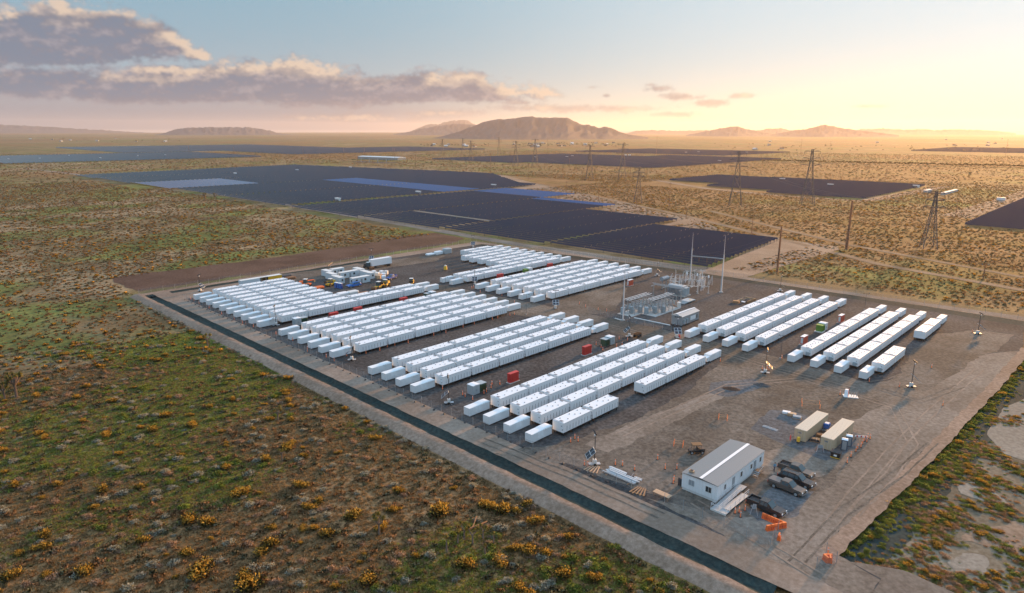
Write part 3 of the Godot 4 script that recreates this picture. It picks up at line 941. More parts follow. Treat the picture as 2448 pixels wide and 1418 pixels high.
func battery_yard() -> void:
	var w := (9.46 - 0.5) / 9.0
	can.door = box(Vector3(0.04, 1.9, w - 0.07))
	can.handle = box(Vector3(0.03, 1.1, 0.07))
	var am := ArrayMesh.new()
	am.add_surface_from_arrays(Mesh.PRIMITIVE_TRIANGLES, can.door.surface_get_arrays(0))
	am.add_surface_from_arrays(Mesh.PRIMITIVE_TRIANGLES, box(Vector3(0.03, 1.1, 0.07), Vector3(0.035, -0.28, -w * 0.4)).surface_get_arrays(0))
	am.surface_set_material(0, M.white)
	am.surface_set_material(1, M.vent)
	can.door_far = am
	can.frame = box(Vector3(2.8, 0.12, 9.4), Vector3(0, 0.775, 0))
	can.foot = box(Vector3(0.2, 0.72, 0.2))
	can.ufoot = box(Vector3(0.22, 0.18, 0.22))
	can.louvre = box(Vector3(0.09, 0.1, 0.85), Vector3.ZERO, Basis(Vector3(0, 0, 1), 0.5))
	can.rib = box(Vector3(0.05, 1.6, 0.1))
	can.hood_vent = box(Vector3(0.18, 0.2, 0.42), Vector3.ZERO, Basis(Vector3(0, 0, 1), 0.35))
	can.near = container_proto(true, false, false)
	can.far = container_proto(false, false, false)
	can.right = container_proto(false, false, true)
	can.right_end = container_proto(false, true, true)
	can.unit = unit_proto(false)
	can.unit_back = unit_proto(true)
	var full := [0, 1, 2, 3, 4, 5]
	# centre of the last row, spacing, rows, first z, pitch, which containers stand in each row
	block("A", -202.1, 5.71, 10, -98.8, 9.93, func(k): return full if k < 2 else [0, 1, 2], func(k): return true, func(k): return k < 2, "far", "block behind the yellow trailer corner", -91.9, -1.10, -1.96, -167.3)
	block("B", -157.9, 5.92, 6, -99.4, 10.04, func(k): return full, func(k): return true, func(k): return true, "far", "six-row block by the thin red cabinets", -92.5, -2.20, -2.00, -168.4)
	block("C", -121.6, 5.98, 4, -99.4, 10.04, func(k): return full, func(k): return true, func(k): return true, "near", "four-row block between the two gravel aisles", -92.5, -1.60, -0.69, -169.5)
	block("D", -82.96, 6.25, 4, -99.5, 10.04, func(k): return [0, 1, 3, 4, 5] if k == 0 else full, func(k): return true, func(k): return true, "near", "four-row block nearest the office trailer", -92.6, -2.10, -0.56, -169.8)
	block("F", -78.35, 6.23, 4, -185.65, 10.04, func(k): return full, func(k): return true, func(k): return true, "right", "four-row block beside the grey control building", -178.9, -1.50, -0.50, -256.8)
	block("G", -46.54, 6.17, 4, -185.65, 10.04, func(k): return [0, 1, 4, 5] if k == 0 else full, func(k): return true, func(k): return true, "right", "four-row block at the eastern yard edge", -179.0, -1.65, -0.35, -257.0)
	block("I", -159.8, 6.03, 6, -184.9, 10.06, func(k): return full, func(k): return true, func(k): return true, "far", "six-row block next to the substation", -177.8, -2.20, -1.06, -255.0)
	block("J", -203.7, 5.83, 9, -182.0, 10.04, func(k): return full if k < 2 else ([3, 4, 5] if k < 7 else [4, 5]), func(k): return k < 2, func(k): return true, "far", "nine-row block behind the green transformer", -175.6, -1.70, -1.30, -251.8)
	for k in can.values():
		if k is Node3D: k.free()

func block(code: String, x0: float, dx: float, rows: int, z0: float, pitch: float, which: Callable, near_unit: Callable, far_unit: Callable, style: String, phrase: String, unit_z: float, near_dx: float, far_dx: float, far_end: float) -> void:
	for k in rows:
		var x := x0 - dx * k
		var row_word: String = ORD[k]
		for i in which.call(k):
			var proto: Node3D = can[style]
			if style == "right" and i == 0: proto = can.right_end
			var z: float = z0 - pitch * i - 4.95
			var c := copy(proto, Vector3(x - 0.28, 0, z))
			meta(c, "%s white container in %s row of the %s" % [ORD[i], row_word, phrase], "battery container", "white battery containers, " + phrase)
		if near_unit.call(k):
			var u := copy(can.unit, Vector3(x + near_dx, 0, unit_z - 3.1))
			meta(u, "small inverter unit, outer end of %s row, %s" % [row_word, phrase], "inverter unit", "white inverter units, " + phrase)
		if far_unit.call(k):
			var u := copy(can.unit_back, Vector3(x + far_dx, 0, far_end + 3.1))
			meta(u, "small inverter unit, inner end of %s row, %s" % [row_word, phrase], "inverter unit", "white inverter units, " + phrase)

# ---------------------------------------------------------------- equipment among the containers
# height in metres of an upright that stands at a point and reaches up to a pixel row
func rise(base: Vector3, top_y: float) -> float:
	var lo := 0.0
	var hi := 120.0
	for k in 40:
		var m := (lo + hi) * 0.5
		var d := base + Vector3(0, m, 0) - Vector3(0, CAM_H, 0)
		if 709.0 - FOCAL * d.dot(cam_u) / d.dot(cam_f) > top_y: lo = m
		else: hi = m
	return lo

func red_cabinet(at: Vector3, label: String, pale_end := false) -> void:
	var t := thing("red_cabinet", label, "cabinet", at, 0.0, "red steel cabinets between the container rows")
	part(t, "body", box(Vector3(1.05, 2.3, 3.1), Vector3(0, 1.3, 0)), M.red2 if pale_end else M.red)
	part(t, "roof", box(Vector3(1.15, 0.1, 3.2), Vector3(0, 2.5, 0)), M.white if pale_end else M.red)
	for k in 4:
		part(t, "door", box(Vector3(0.04, 2.1, 0.7), Vector3(0.54, 1.3, 1.16 - k * 0.775)), M.red2 if pale_end else M.red)
	if pale_end:
		part(t, "end_door", box(Vector3(0.7, 1.7, 0.04), Vector3(0, 1.3, 1.57)), M.offwhite)
	else:
		part(t, "meter_box", box(Vector3(0.5, 0.9, 0.35), Vector3(0.1, 1.1, -1.75)), M.cabinet)
	part(t, "plinth", box(Vector3(1.5, 0.15, 3.6), Vector3(0, 0.075, 0)), M.concrete)

func transformer_set(at: Vector3, green: Material, label: String, label2: String, flip := false, cab: Material = null) -> void:
	var f := -1.0 if flip else 1.0
	var t := thing("green_transformer", label, "transformer", at + Vector3(0, 0, -1.9 * f), 0.0, "green pad transformers in the yard")
	part(t, "tank", chamfer_box(Vector3(1.9, 1.9, 1.9), 0.08, Vector3(0, 1.25, 0)), green)
	for k in 5:
		part(t, "cooling_fin", box(Vector3(0.3, 1.4, 0.06), Vector3(1.1, 1.2, -0.7 + k * 0.35)), green)
	part(t, "lid", box(Vector3(2.1, 0.12, 2.0), Vector3(0, 2.28, 0)), M.cabinet if green == M.green else green)
	part(t, "base", box(Vector3(2.5, 0.3, 2.5), Vector3(0, 0.15, 0)), M.offwhite if green == M.lime else M.dark)
	var c := thing("grey_switch_cabinet", label2, "cabinet", at + Vector3(0, 0, 0.55 * f), 0.0, "grey switch cabinets in the yard")
	part(c, "body", box(Vector3(2.1, 2.3, 2.2), Vector3(0, 1.3, 0)), cab if cab else M.cabinet)
	part(c, "roof", loft([[1.15, 2.45, 2.52, 1.12, 1.12], [0.0, 2.45, 2.62, 1.12, 1.05], [-1.15, 2.45, 2.52, 1.12, 1.12]]), M.roof_white)
	for k in 2:
		part(c, "door", box(Vector3(0.04, 2.0, 0.98), Vector3(1.06, 1.3, -0.52 + k * 1.04)), cab if cab else M.cabinet)
		part(c, "handle", box(Vector3(0.05, 0.5, 0.06), Vector3(1.1, 1.2, -0.15 + k * 0.3)), M.vent)
	part(c, "base", box(Vector3(2.0, 0.18, 2.1), Vector3(0, 0.09, 0)), M.dark)

var tower_proto: Node3D
func light_tower(at: Vector3, turn: float, label: String, tall := 6.9) -> void:
	if tower_proto == null:
		tower_proto = Node3D.new()
		tower_proto.name = "solar_light_tower"
		var t := tower_proto
		part(t, "trailer", chamfer_box(Vector3(0.75, 0.85, 0.75), 0.06, Vector3(0, 0.8, 0)), M.offwhite)
		var ch := Shape.new()
		box_at(ch, Vector3(0, 0.32, 0), Vector3(0.9, 0.1, 2.2))
		rod(ch, Vector3(-0.8, 0.03, -0.8), Vector3(0.8, 0.35, 0.8), 0.04)
		rod(ch, Vector3(0.8, 0.03, -0.8), Vector3(-0.8, 0.35, 0.8), 0.04)
		part(t, "chassis", ch.done(), M.steel)
		for x in [-0.6, 0.6]:
			part(t, "wheel", rod_mesh(Vector3(x - 0.09, 0.28, 0), Vector3(x + 0.09, 0.28, 0), 0.28, -1.0, 10), M.rubber)
		part(t, "mast", rod_mesh(Vector3(0, 0.9, 0), Vector3(0, 6.7, 0), 0.1, 0.07, 8), M.black)
		part(t, "crossbar", rod_mesh(Vector3(-0.9, 6.65, 0), Vector3(0.9, 6.65, 0), 0.04), M.dark)
		for x in [-0.85, -0.35, 0.35, 0.85]:
			part(t, "floodlight", box(Vector3(0.36, 0.2, 0.3), Vector3(x, 6.78, 0.1), Basis(Vector3(1, 0, 0), 0.5)), M.black)
		part(t, "camera_dome", box(Vector3(0.25, 0.3, 0.25), Vector3(0, 6.2, 0.12)), M.white)
		var rot := Basis(Vector3(1, 0, 0), 0.75)
		part(t, "panel_frame", box(Vector3(2.2, 0.05, 2.2), Vector3(0, 2.5, 0.85), rot), M.panel_frame)
		for x in [-0.54, 0.54]:
			for z in [-0.54, 0.54]:
				part(t, "solar_panel", box(Vector3(0.95, 0.03, 0.95), Vector3(0, 2.5, 0.85) + rot * Vector3(x, 0.04, z), rot), M.panel)
	var c := copy(tower_proto, at, turn)
	c.scale.y = tall / 6.9
	meta(c, label, "light tower", "solar light towers around the yard")

func lamp_post(at: Vector3, h: float, label: String) -> void:
	var t := thing("lamp_post", label, "lamp post", at, 0.6, "thin dark lamp posts in the yard")
	part(t, "pole", rod_mesh(Vector3(0, 0, 0), Vector3(0, h, 0), 0.08, 0.05, 8), M.dark)
	part(t, "arm", rod_mesh(Vector3(-0.9, h, 0), Vector3(0.9, h, 0), 0.035), M.dark)
	for x in [-0.9, 0.9]:
		part(t, "floodlight", box(Vector3(0.34, 0.16, 0.26), Vector3(x, h + 0.06, 0)), M.black)
	part(t, "base", box(Vector3(0.5, 0.2, 0.5), Vector3(0, 0.1, 0)), M.concrete)

var cone_proto: Node3D
func marker(at: Vector3, label: String, group: String) -> void:
	if cone_proto == null:
		cone_proto = Node3D.new()
		cone_proto.name = "orange_marker_post"
		part(cone_proto, "post", rod_mesh(Vector3(0, 0.05, 0), Vector3(0, 1.15, 0), 0.09, 0.07, 8), M.orange)
		part(cone_proto, "band", rod_mesh(Vector3(0, 0.82, 0), Vector3(0, 0.98, 0), 0.085, 0.083, 8), M.white)
		part(cone_proto, "rubber_base", chamfer_box(Vector3(0.42, 0.08, 0.42), 0.03, Vector3(0, 0.04, 0)), M.rubber)
	var c := copy(cone_proto, at, rng.randf() * 3.0)
	meta(c, label, "marker post", group)

func markers(pts: Array, label: String, group: String) -> void:
	for p in pts: marker(G(p[0], p[1]), label, group)

func yard_equipment() -> void:
	red_cabinet(G(1230, 914) + Vector3(-0.5, 0, 0), "red steel cabinet in the gravel aisle beside the green transformer")
	red_cabinet(G(1406, 848) + Vector3(-0.5, 0, 0), "red steel cabinet at the inner end of the aisle by the office block")
	for q in [[797, 748, "leftmost"], [856, 736, "middle"], [963, 712, "innermost"]]:
		var p := G(q[0], q[1], 2.4)
		red_cabinet(Vector3(-194.2, 0, p.z), {"leftmost": "red cabinet in the narrow aisle just past the dark green transformer", "middle": "red cabinet half way along the narrow aisle", "innermost": "red cabinet at the inner end of the narrow aisle"}[q[2]])
	red_cabinet(Vector3(-198.5, 0, G(1202, 657, 2.4).z), "small red cabinet in the aisle before the bright green transformer")
	red_cabinet(Vector3(-198.5, 0, G(1322, 632, 2.4).z), "small red cabinet in the aisle past the bright green transformer")
	red_cabinet(G(1506, 683), "orange-red cabinet standing alone behind the tall steel mast", true)
	red_cabinet(G(1921, 822), "orange-red cabinet with pale end door by the lamp post", true)
	red_cabinet(G(2010, 770), "orange-red cabinet with pale end door behind the bright green transformer", true)
	transformer_set(G(1136, 940), M.green, "dark green transformer behind grey cabinet near the ditch fence", "grey cabinet with orange posts round it in the gravel aisle")
	transformer_set(G(1455, 824), M.green, "dark green transformer ringed by orange posts near the crossing road", "grey cabinet with pale top near the crossing road", true)
	transformer_set(G(714, 777), M.green, "dark green transformer at the start of the narrow aisle", "grey cabinet at the start of the narrow aisle")
	transformer_set(Vector3(-194.2, 0, G(1020, 703).z + 3.0), M.green, "dark green transformer at the inner end of the narrow aisle", "grey cabinet at the inner end of the narrow aisle", true)
	transformer_set(Vector3(-198.5, 0, G(1256, 640, 2.4).z), M.lime, "bright green transformer in the far aisle", "pale cabinet beside the bright green transformer in the far aisle", true, M.offwhite)
	transformer_set(G(1965, 790), M.lime, "bright green transformer on a white base between red cabinets", "pale cabinet behind the bright green transformer on white base", true, M.offwhite)
	for q in [[479, 697, 2.2, "solar light tower at the ditch corner by the first container"], [660, 779, -0.7, "solar light tower beside the dark green transformer aisle"], [841, 862, -0.7, "solar light tower at the road end of the six-row block"], [1073, 965, -0.7, "solar light tower before the four-row block by the aisle"], [1421, 1112, -0.7, "solar light tower beside the steel beam pile"], [1328, 738, 0.8, "solar light tower between the six-row block and the crossing road"], [1504, 806, -0.7, "solar light tower at the substation corner"], [1829, 893, 2.0, "solar light tower with its panel edge lit beside orange markers"], [2178, 926, 2.2, "solar light tower standing in the open yard by the last block"], [2337, 799, 2.2, "solar light tower at the far yard corner near the fence"], [1618, 808, 0.8, "solar light tower leaning panel by the red barrel"], [1571, 660, 2.2, "solar light tower behind the six-row block near the back fence"], [1865, 697, 2.2, "solar light tower by the back fence behind the right blocks"], [1131, 592, 0.8, "solar light tower at the far pad corner"], [889, 628, 0.8, "light tower beside the white box trailer"], [1135, 680, 0.8, "solar light tower before the far nine-row block"]]:
		light_tower(G(q[0], q[1]), q[2], q[3])
	for q in [[1065, 698, 663, "lamp post at the end of the narrow red cabinet aisle"], [1258, 752, 704, "lamp post beside the crossing road before the six-row block"], [1866, 857, 802, "lamp post with a red cone at its foot"], [2067, 740, 702, "lamp post near the back fence behind the right blocks"]]:
		var b := G(q[0], q[1])
		lamp_post(b, rise(b, q[2]), q[3])
	markers([[1106, 945], [1112, 950], [1130, 957], [1174, 928], [1176, 920], [1163, 938], [1157, 942], [1195, 920]], "orange post guarding the grey cabinet near the ditch fence", "orange posts round the near transformer")
	markers([[1425, 825], [1441, 838], [1474, 830], [1480, 812], [1500, 815], [1487, 826], [1437, 832]], "orange post round the transformer by the crossing road", "orange posts round the middle transformer")
	markers([[908, 839], [926, 831], [944, 827], [976, 821], [1005, 802], [1018, 800], [1037, 803], [1066, 797], [1107, 784], [1134, 776], [1177, 765], [1190, 762], [1219, 755], [1230, 753], [875, 846]], "orange post in the aisle in front of the six-row block", "orange posts along the brown aisle")
	markers([[1058, 932], [1364, 1058], [1374, 1050], [1382, 1056], [802, 856], [829, 852], [799, 864]], "orange post at a container corner near the ditch fence", "orange posts at container corners")
	markers([[456, 716], [464, 720], [476, 727], [500, 738], [530, 752], [560, 765], [580, 774], [588, 777], [606, 782], [660, 800], [668, 802], [735, 836], [735, 842], [780, 855], [700, 815]], "orange post along the ditch fence", "orange posts along the ditch fence")
	markers([[1397, 1113], [1405, 1117], [1471, 1112], [1488, 1114], [1572, 1099], [1590, 1122], [1618, 1122], [1611, 1150], [1609, 1156], [1517, 1125]], "orange post near the pile of steel beams", "orange posts in the front yard")
	markers([[1822, 883], [1826, 887], [1838, 886], [1834, 882]], "orange post round the light tower beside the last blocks", "orange posts round a light tower")
	markers([[1767, 1226], [1770, 1237], [1781, 1221], [1864, 1290], [1757, 1228]], "orange post by the trailer ramp and the water barriers", "orange posts by the ramp")
	markers([[2025, 1107], [2034, 1093], [2046, 1080], [2050, 1074], [2058, 1070], [2062, 1062], [2072, 1057], [2080, 1050], [2074, 1048], [2066, 1055]], "orange post in the line beside the portable toilets", "orange posts by the portable toilets")
	markers([[2227, 880], [2150, 926], [2254, 970], [2078, 913], [1869, 858], [2324, 795], [1722, 865], [2008, 945]], "lone orange post on the open gravel", "lone orange posts on the gravel")
	markers([[1148, 700], [1200, 708], [1230, 725], [1385, 728], [1400, 735], [1450, 745], [1430, 742], [1132, 688], [1128, 690]], "orange post by the crossing road near the substation", "orange posts by the substation")
	# open frames with warning tape round small works
	for q in [[1938, 970, "open square of orange posts and tape round a trench"], [1728, 1003, "orange barricade around a small hole in the yard"], [1622, 1066, "pair of orange barricades beside the utility cart"]]:
		var b := G(q[0], q[1])
		var t := thing("barricade", q[2], "barricade", b, 0.4, "orange barricades in the open yard")
		var w := 1.9 if q[0] == 1938 else 0.9
		for x in [-w, w]:
			for z in [-w * 0.6, w * 0.6]:
				part(t, "post", rod_mesh(Vector3(x, 0, z), Vector3(x, 1.1, z), 0.07, 0.06, 8), M.orange)
		for z in [-w * 0.6, w * 0.6]:
			part(t, "rail", box(Vector3(w * 2.0, 0.1, 0.04), Vector3(0, 0.85, z), Basis(Vector3(0, 0, 1), 0.05)), M.wood_pale)
		part(t, "rail", box(Vector3(0.04, 0.1, w * 1.2), Vector3(-w, 0.7, 0)), M.orange)
	# wash station on a slab
	var wt := thing("water_station", "white water drum and taps on a pale slab in the open yard", "water station", G(2033, 948), 0.5)
	part(wt, "slab", box(Vector3(3.2, 0.12, 2.0), Vector3(0, 0.06, 0)), M.offwhite)
	part(wt, "drum", rod_mesh(Vector3(-0.9, 0.1, 0), Vector3(-0.9, 1.7, 0), 0.5, 0.42, 10), M.white)
	for x in [0.2, 0.7, 1.2]:
		part(wt, "tap_post", rod_mesh(Vector3(x, 0.1, x * 0.3), Vector3(x, 1.2, x * 0.3), 0.07), M.grey)
	part(wt, "flag", rod_mesh(Vector3(-0.6, 0.1, 0.5), Vector3(-0.6, 2.3, 0.5), 0.05), M.orange)
	# mounds of gravel left on the pad
	for q in [[1748, 930, "small mound of gravel lying on the bare yard"], [1822, 921, "low dark mound of soil beside the gravel mound"]]:
		single("soil_mound", mound(2.4, 0.55, int(q[0])), M.plowed if q[0] == 1748 else M.gravel, q[2], "mound", G(q[0], q[1]), 0.4)

func mound(r: float, h: float, seed_: int) -> ArrayMesh:
	var st := SurfaceTool.new()
	st.begin(Mesh.PRIMITIVE_TRIANGLES)
	var n := 14
	for j in n + 1:
		for i in n + 1:
			var u := (float(i) / n * 2.0 - 1.0)
			var v := (float(j) / n * 2.0 - 1.0)
			var d := Vector2(u, v).length()
			var y := h * pow(maxf(0.0, 1.0 - d), 0.8) * (1.0 + 0.5 * nb.get_noise_2d(u * 120.0 + seed_, v * 120.0)) - 0.05
			st.set_uv(Vector2(u, v) * r / 10.0)
			st.set_uv2(Vector2(u, v) * r / 170.0)
			st.add_vertex(Vector3(u * r, y, v * r * 0.6))
	for j in n:
		for i in n:
			var a := j * (n + 1) + i
			for k in [a, a + 1, a + n + 2, a, a + n + 2, a + n + 1]: st.add_index(k)
	st.generate_normals()
	return st.commit()

# ---------------------------------------------------------------- vehicles
func wheel_part(t: Node3D, x: float, z: float, r := 0.4) -> void:
	var w := part(t, "wheel", rod_mesh(Vector3(x - 0.14, r, z), Vector3(x + 0.14, r, z), r, -1.0, 14), M.rubber)
	var o := 0.15 * signf(x)
	part(w, "rim", rod_mesh(Vector3(x + o - 0.02, r, z), Vector3(x + o + 0.02, r, z), r * 0.6, -1.0, 12), M.grey)

func car(kind: String, paint: Material, at: Vector3, turn: float, label: String, category: String, group := "") -> Node3D:
	var t := thing({"pickup": "pickup_truck", "covered": "pickup_truck", "suv": "sport_utility_car"}[kind], label, category, at, turn, group)
	part(t, "body", loft([[-2.92, 0.55, 1.02, 0.90, 0.90], [-2.75, 0.48, 1.06, 0.96, 0.95], [-0.9, 0.45, 1.08, 0.98, 0.95], [1.0, 0.45, 1.12, 0.98, 0.93], [1.3, 0.45, 1.14, 0.98, 0.88], [2.45, 0.47, 1.06, 0.96, 0.80], [2.8, 0.5, 0.98, 0.92, 0.76], [2.93, 0.55, 0.80, 0.84, 0.72]]), paint)
	var rear := -0.9 if kind != "suv" else -2.7
	part(t, "cab", loft([[rear, 1.08, 1.10, 0.93, 0.92], [rear + (0.12 if kind != "suv" else 0.45), 1.08, 1.80, 0.93, 0.73], [0.0, 1.08, 1.87, 0.93, 0.73], [0.45, 1.08, 1.84, 0.93, 0.73], [1.28, 1.08, 1.12, 0.92, 0.88]]), paint)
	part(t, "windscreen", box(Vector3(1.46, 0.03, 0.98), Vector3(0, 1.50, 0.885), Basis(Vector3(1, 0, 0), 0.71)), M.car_glass)
	var spans := [[-0.62, -0.08], [0.02, 0.5]] if kind != "suv" else [[-2.1, -1.25], [-1.15, -0.1], [0.0, 0.5]]
	for s in spans:
		part(t, "side_window", loft([[s[0], 1.22, 1.73, 0.906, 0.775], [s[1], 1.22, 1.73, 0.906, 0.775]]), M.car_glass)
	part(t, "rear_window", box(Vector3(1.3, 0.42, 0.03), Vector3(0, 1.5, rear + (0.03 if kind != "suv" else 0.2)), Basis(Vector3(1, 0, 0), -0.15 if kind != "suv" else -0.55)), M.car_glass)
	if kind == "pickup":
		part(t, "bed_floor", box(Vector3(1.6, 0.04, 1.75), Vector3(0, 1.09, -1.85)), M.black)
		for x in [-0.88, 0.88]:
			part(t, "bed_side", box(Vector3(0.13, 0.34, 1.95), Vector3(x, 1.22, -1.88)), paint)
		part(t, "tailgate", box(Vector3(1.85, 0.36, 0.1), Vector3(0, 1.21, -2.84)), paint)
	elif kind == "covered":
		part(t, "bed_cover", loft([[-2.9, 1.04, 1.32, 0.95, 0.88], [-0.92, 1.04, 1.36, 0.95, 0.88]]), M.paint_grey)
	else:
		for x in [-0.6, 0.6]:
			part(t, "roof_rail", box(Vector3(0.06, 0.06, 2.2), Vector3(x, 1.9, -1.0)), M.black)
	for x in [-0.86, 0.86]:
		wheel_part(t, x, -1.8)
		wheel_part(t, x, 1.9)
		part(t, "headlight", box(Vector3(0.34, 0.16, 0.1), Vector3(x * 0.78, 0.88, 2.86)), M.lamp)
		part(t, "tail_light", box(Vector3(0.12, 0.34, 0.08), Vector3(x * 1.02, 0.92, -2.9)), M.red)
		part(t, "mirror", box(Vector3(0.2, 0.16, 0.12), Vector3(x * 1.2, 1.28, 0.85)), M.black)
	part(t, "grille", box(Vector3(0.95, 0.24, 0.06), Vector3(0, 0.78, 2.93)), M.black)
	part(t, "bumper", box(Vector3(1.7, 0.2, 0.14), Vector3(0, 0.55, 2.93)), M.chrome)
	part(t, "rear_bumper", box(Vector3(1.7, 0.18, 0.14), Vector3(0, 0.55, -2.95)), M.black)
	t.scale = Vector3.ONE * 1.08
	return t

func utility_cart(at: Vector3, turn: float, label: String) -> void:
	var t := thing("utility_cart", label, "utility cart", at, turn)
	part(t, "body", loft([[-1.5, 0.45, 0.85, 0.7, 0.7], [0.9, 0.45, 0.8, 0.7, 0.65], [1.5, 0.45, 0.75, 0.6, 0.5]]), M.black)
	part(t, "cargo_box", box(Vector3(1.4, 0.3, 1.1), Vector3(0, 1.0, -1.0)), M.dark)
	part(t, "roof", box(Vector3(1.35, 0.06, 1.9), Vector3(0, 1.9, 0.0)), M.brown)
	for k in 4:
		part(t, "roof_slat", box(Vector3(0.16, 0.05, 1.9), Vector3(-0.5 + k * 0.33, 1.96, 0)), M.wood)
	for x in [-0.62, 0.62]:
		for z in [-0.8, 0.75]:
			part(t, "roll_bar", rod_mesh(Vector3(x, 0.8, z), Vector3(x, 1.9, z * 0.9), 0.04), M.black)
		wheel_part(t, x, -1.05, 0.34)
		wheel_part(t, x, 1.05, 0.34)
	part(t, "seat", box(Vector3(1.2, 0.5, 0.2), Vector3(0, 1.05, -0.25)), M.dark)

# ---------------------------------------------------------------- a walking person
func body_field(p: Vector3, bones: Array) -> float:
	var d := 9.0
	for b in bones:
		var a: Vector3 = b[0]
		var ab: Vector3 = b[1] - a
		var t := clampf((p - a).dot(ab) / ab.length_squared(), 0.0, 1.0)
		var q := (p - a - ab * t).length() - lerpf(b[2], b[3], t)
		var k := 0.035
		var h := clampf(0.5 + 0.5 * (d - q) / k, 0.0, 1.0)
		d = lerpf(d, q, h) - k * h * (1.0 - h)
	return d

func person_mesh(bones: Array, col: Callable, cell := 0.03) -> ArrayMesh:
	var lo := Vector3(-0.5, -0.03, -0.55)
	var n := Vector3i(34, 62, 37)
	var val := PackedFloat32Array()
	val.resize((n.x + 1) * (n.y + 1) * (n.z + 1))
	var at := func(i: int, j: int, k: int) -> int: return (k * (n.y + 1) + j) * (n.x + 1) + i
	for k in n.z + 1:
		for j in n.y + 1:
			for i in n.x + 1:
				val[(k * (n.y + 1) + j) * (n.x + 1) + i] = body_field(lo + Vector3(i, j, k) * cell, bones)
	var vert := {}
	var pts := PackedVector3Array()
	for k in n.z:
		for j in n.y:
			for i in n.x:
				var inside := 0
				var sum := Vector3.ZERO
				var cnt := 0
				var c := []
				for m in 8:
					c.append(val[at.call(i + (m & 1), j + ((m >> 1) & 1), k + (m >> 2))])
					if c[m] < 0.0: inside += 1
				if inside == 0 or inside == 8: continue
				for e in [[0, 1], [2, 3], [4, 5], [6, 7], [0, 2], [1, 3], [4, 6], [5, 7], [0, 4], [1, 5], [2, 6], [3, 7]]:
					var va: float = c[e[0]]
					var vb: float = c[e[1]]
					if (va < 0.0) != (vb < 0.0):
						var t := va / (va - vb)
						var pa := Vector3(e[0] & 1, (e[0] >> 1) & 1, e[0] >> 2)
						var pb := Vector3(e[1] & 1, (e[1] >> 1) & 1, e[1] >> 2)
						sum += pa.lerp(pb, t)
						cnt += 1
				vert[at.call(i, j, k)] = pts.size()
				pts.append(lo + (Vector3(i, j, k) + sum / cnt) * cell)
	var st := SurfaceTool.new()
	st.begin(Mesh.PRIMITIVE_TRIANGLES)
	for p in pts:
		st.set_color(col.call(p))
		st.add_vertex(p)
	for k in range(1, n.z):
		for j in range(1, n.y):
			for i in range(1, n.x):
				var v0: float = val[at.call(i, j, k)]
				for ax in 3:
					var o := [Vector3i(1, 0, 0), Vector3i(0, 1, 0), Vector3i(0, 0, 1)][ax] as Vector3i
					var v1: float = val[at.call(i + o.x, j + o.y, k + o.z)]
					if (v0 < 0.0) == (v1 < 0.0): continue
					var u := [Vector3i(0, 1, 0), Vector3i(0, 0, 1), Vector3i(1, 0, 0)][ax] as Vector3i
					var w := [Vector3i(0, 0, 1), Vector3i(1, 0, 0), Vector3i(0, 1, 0)][ax] as Vector3i
					var q := []
					for d in [Vector3i.ZERO, u, u + w, w]:
						q.append(vert.get(at.call(i - d.x, j - d.y, k - d.z), -1))
					if q.has(-1): continue
					if v0 < 0.0: q.reverse()
					for m in [0, 1, 2, 0, 2, 3]: st.add_index(q[m])
	st.generate_normals()
	return st.commit()

func walking_person() -> void:
	var v := func(x, y, z): return Vector3(x, y, z)
	var bones := [
		[v.call(0, 0.95, 0), v.call(0, 1.18, 0.01), 0.135, 0.125], [v.call(0, 1.18, 0.01), v.call(0, 1.38, 0.0), 0.13, 0.12], [v.call(-0.13, 1.40, 0), v.call(0.13, 1.40, 0), 0.075, 0.075],
		[v.call(0, 1.42, 0.0), v.call(0, 1.54, 0.02), 0.055, 0.05], [v.call(0, 1.62, 0.03), v.call(0, 1.68, 0.03), 0.095, 0.10], [v.call(0, 1.62, 0.12), v.call(0, 1.60, 0.13), 0.02, 0.02],
		[v.call(-0.09, 0.92, 0), v.call(-0.10, 0.50, 0.16), 0.095, 0.062], [v.call(-0.10, 0.50, 0.16), v.call(-0.10, 0.10, 0.12), 0.06, 0.042], [v.call(-0.10, 0.05, 0.08), v.call(-0.11, 0.04, 0.30), 0.05, 0.04],
		[v.call(0.09, 0.92, 0), v.call(0.10, 0.50, -0.06), 0.095, 0.062], [v.call(0.10, 0.50, -0.06), v.call(0.10, 0.12, -0.28), 0.06, 0.042], [v.call(0.10, 0.07, -0.32), v.call(0.11, 0.035, -0.12), 0.05, 0.04],
		[v.call(-0.19, 1.39, 0), v.call(-0.25, 1.10, -0.10), 0.055, 0.045], [v.call(-0.25, 1.10, -0.10), v.call(-0.25, 0.88, 0.0), 0.043, 0.034], [v.call(-0.25, 0.88, 0.0), v.call(-0.25, 0.78, 0.05), 0.036, 0.022],
		[v.call(0.19, 1.39, 0), v.call(0.25, 1.10, 0.08), 0.055, 0.045], [v.call(0.25, 1.10, 0.08), v.call(0.24, 0.92, 0.24), 0.043, 0.034], [v.call(0.24, 0.92, 0.24), v.call(0.24, 0.86, 0.33), 0.036, 0.022]]
	var col := func(p: Vector3) -> Color:
		if p.y > 1.66: return Color(0.02, 0.014, 0.01)
		if p.y > 1.47: return Color(0.32, 0.18, 0.12)
		if absf(p.x) > 0.2 and p.y < 0.93: return Color(0.32, 0.18, 0.12)
		if p.y > 0.95: return Color(0.16, 0.32, 0.45)
		if p.y > 0.09: return Color(0.05, 0.065, 0.11)
		return Color(0.03, 0.025, 0.02)
	single("person", person_mesh(bones, col), M.hill, "person in a light blue shirt and dark jeans walking past the parked trucks", "person", G(1851, 1126), 1.1)

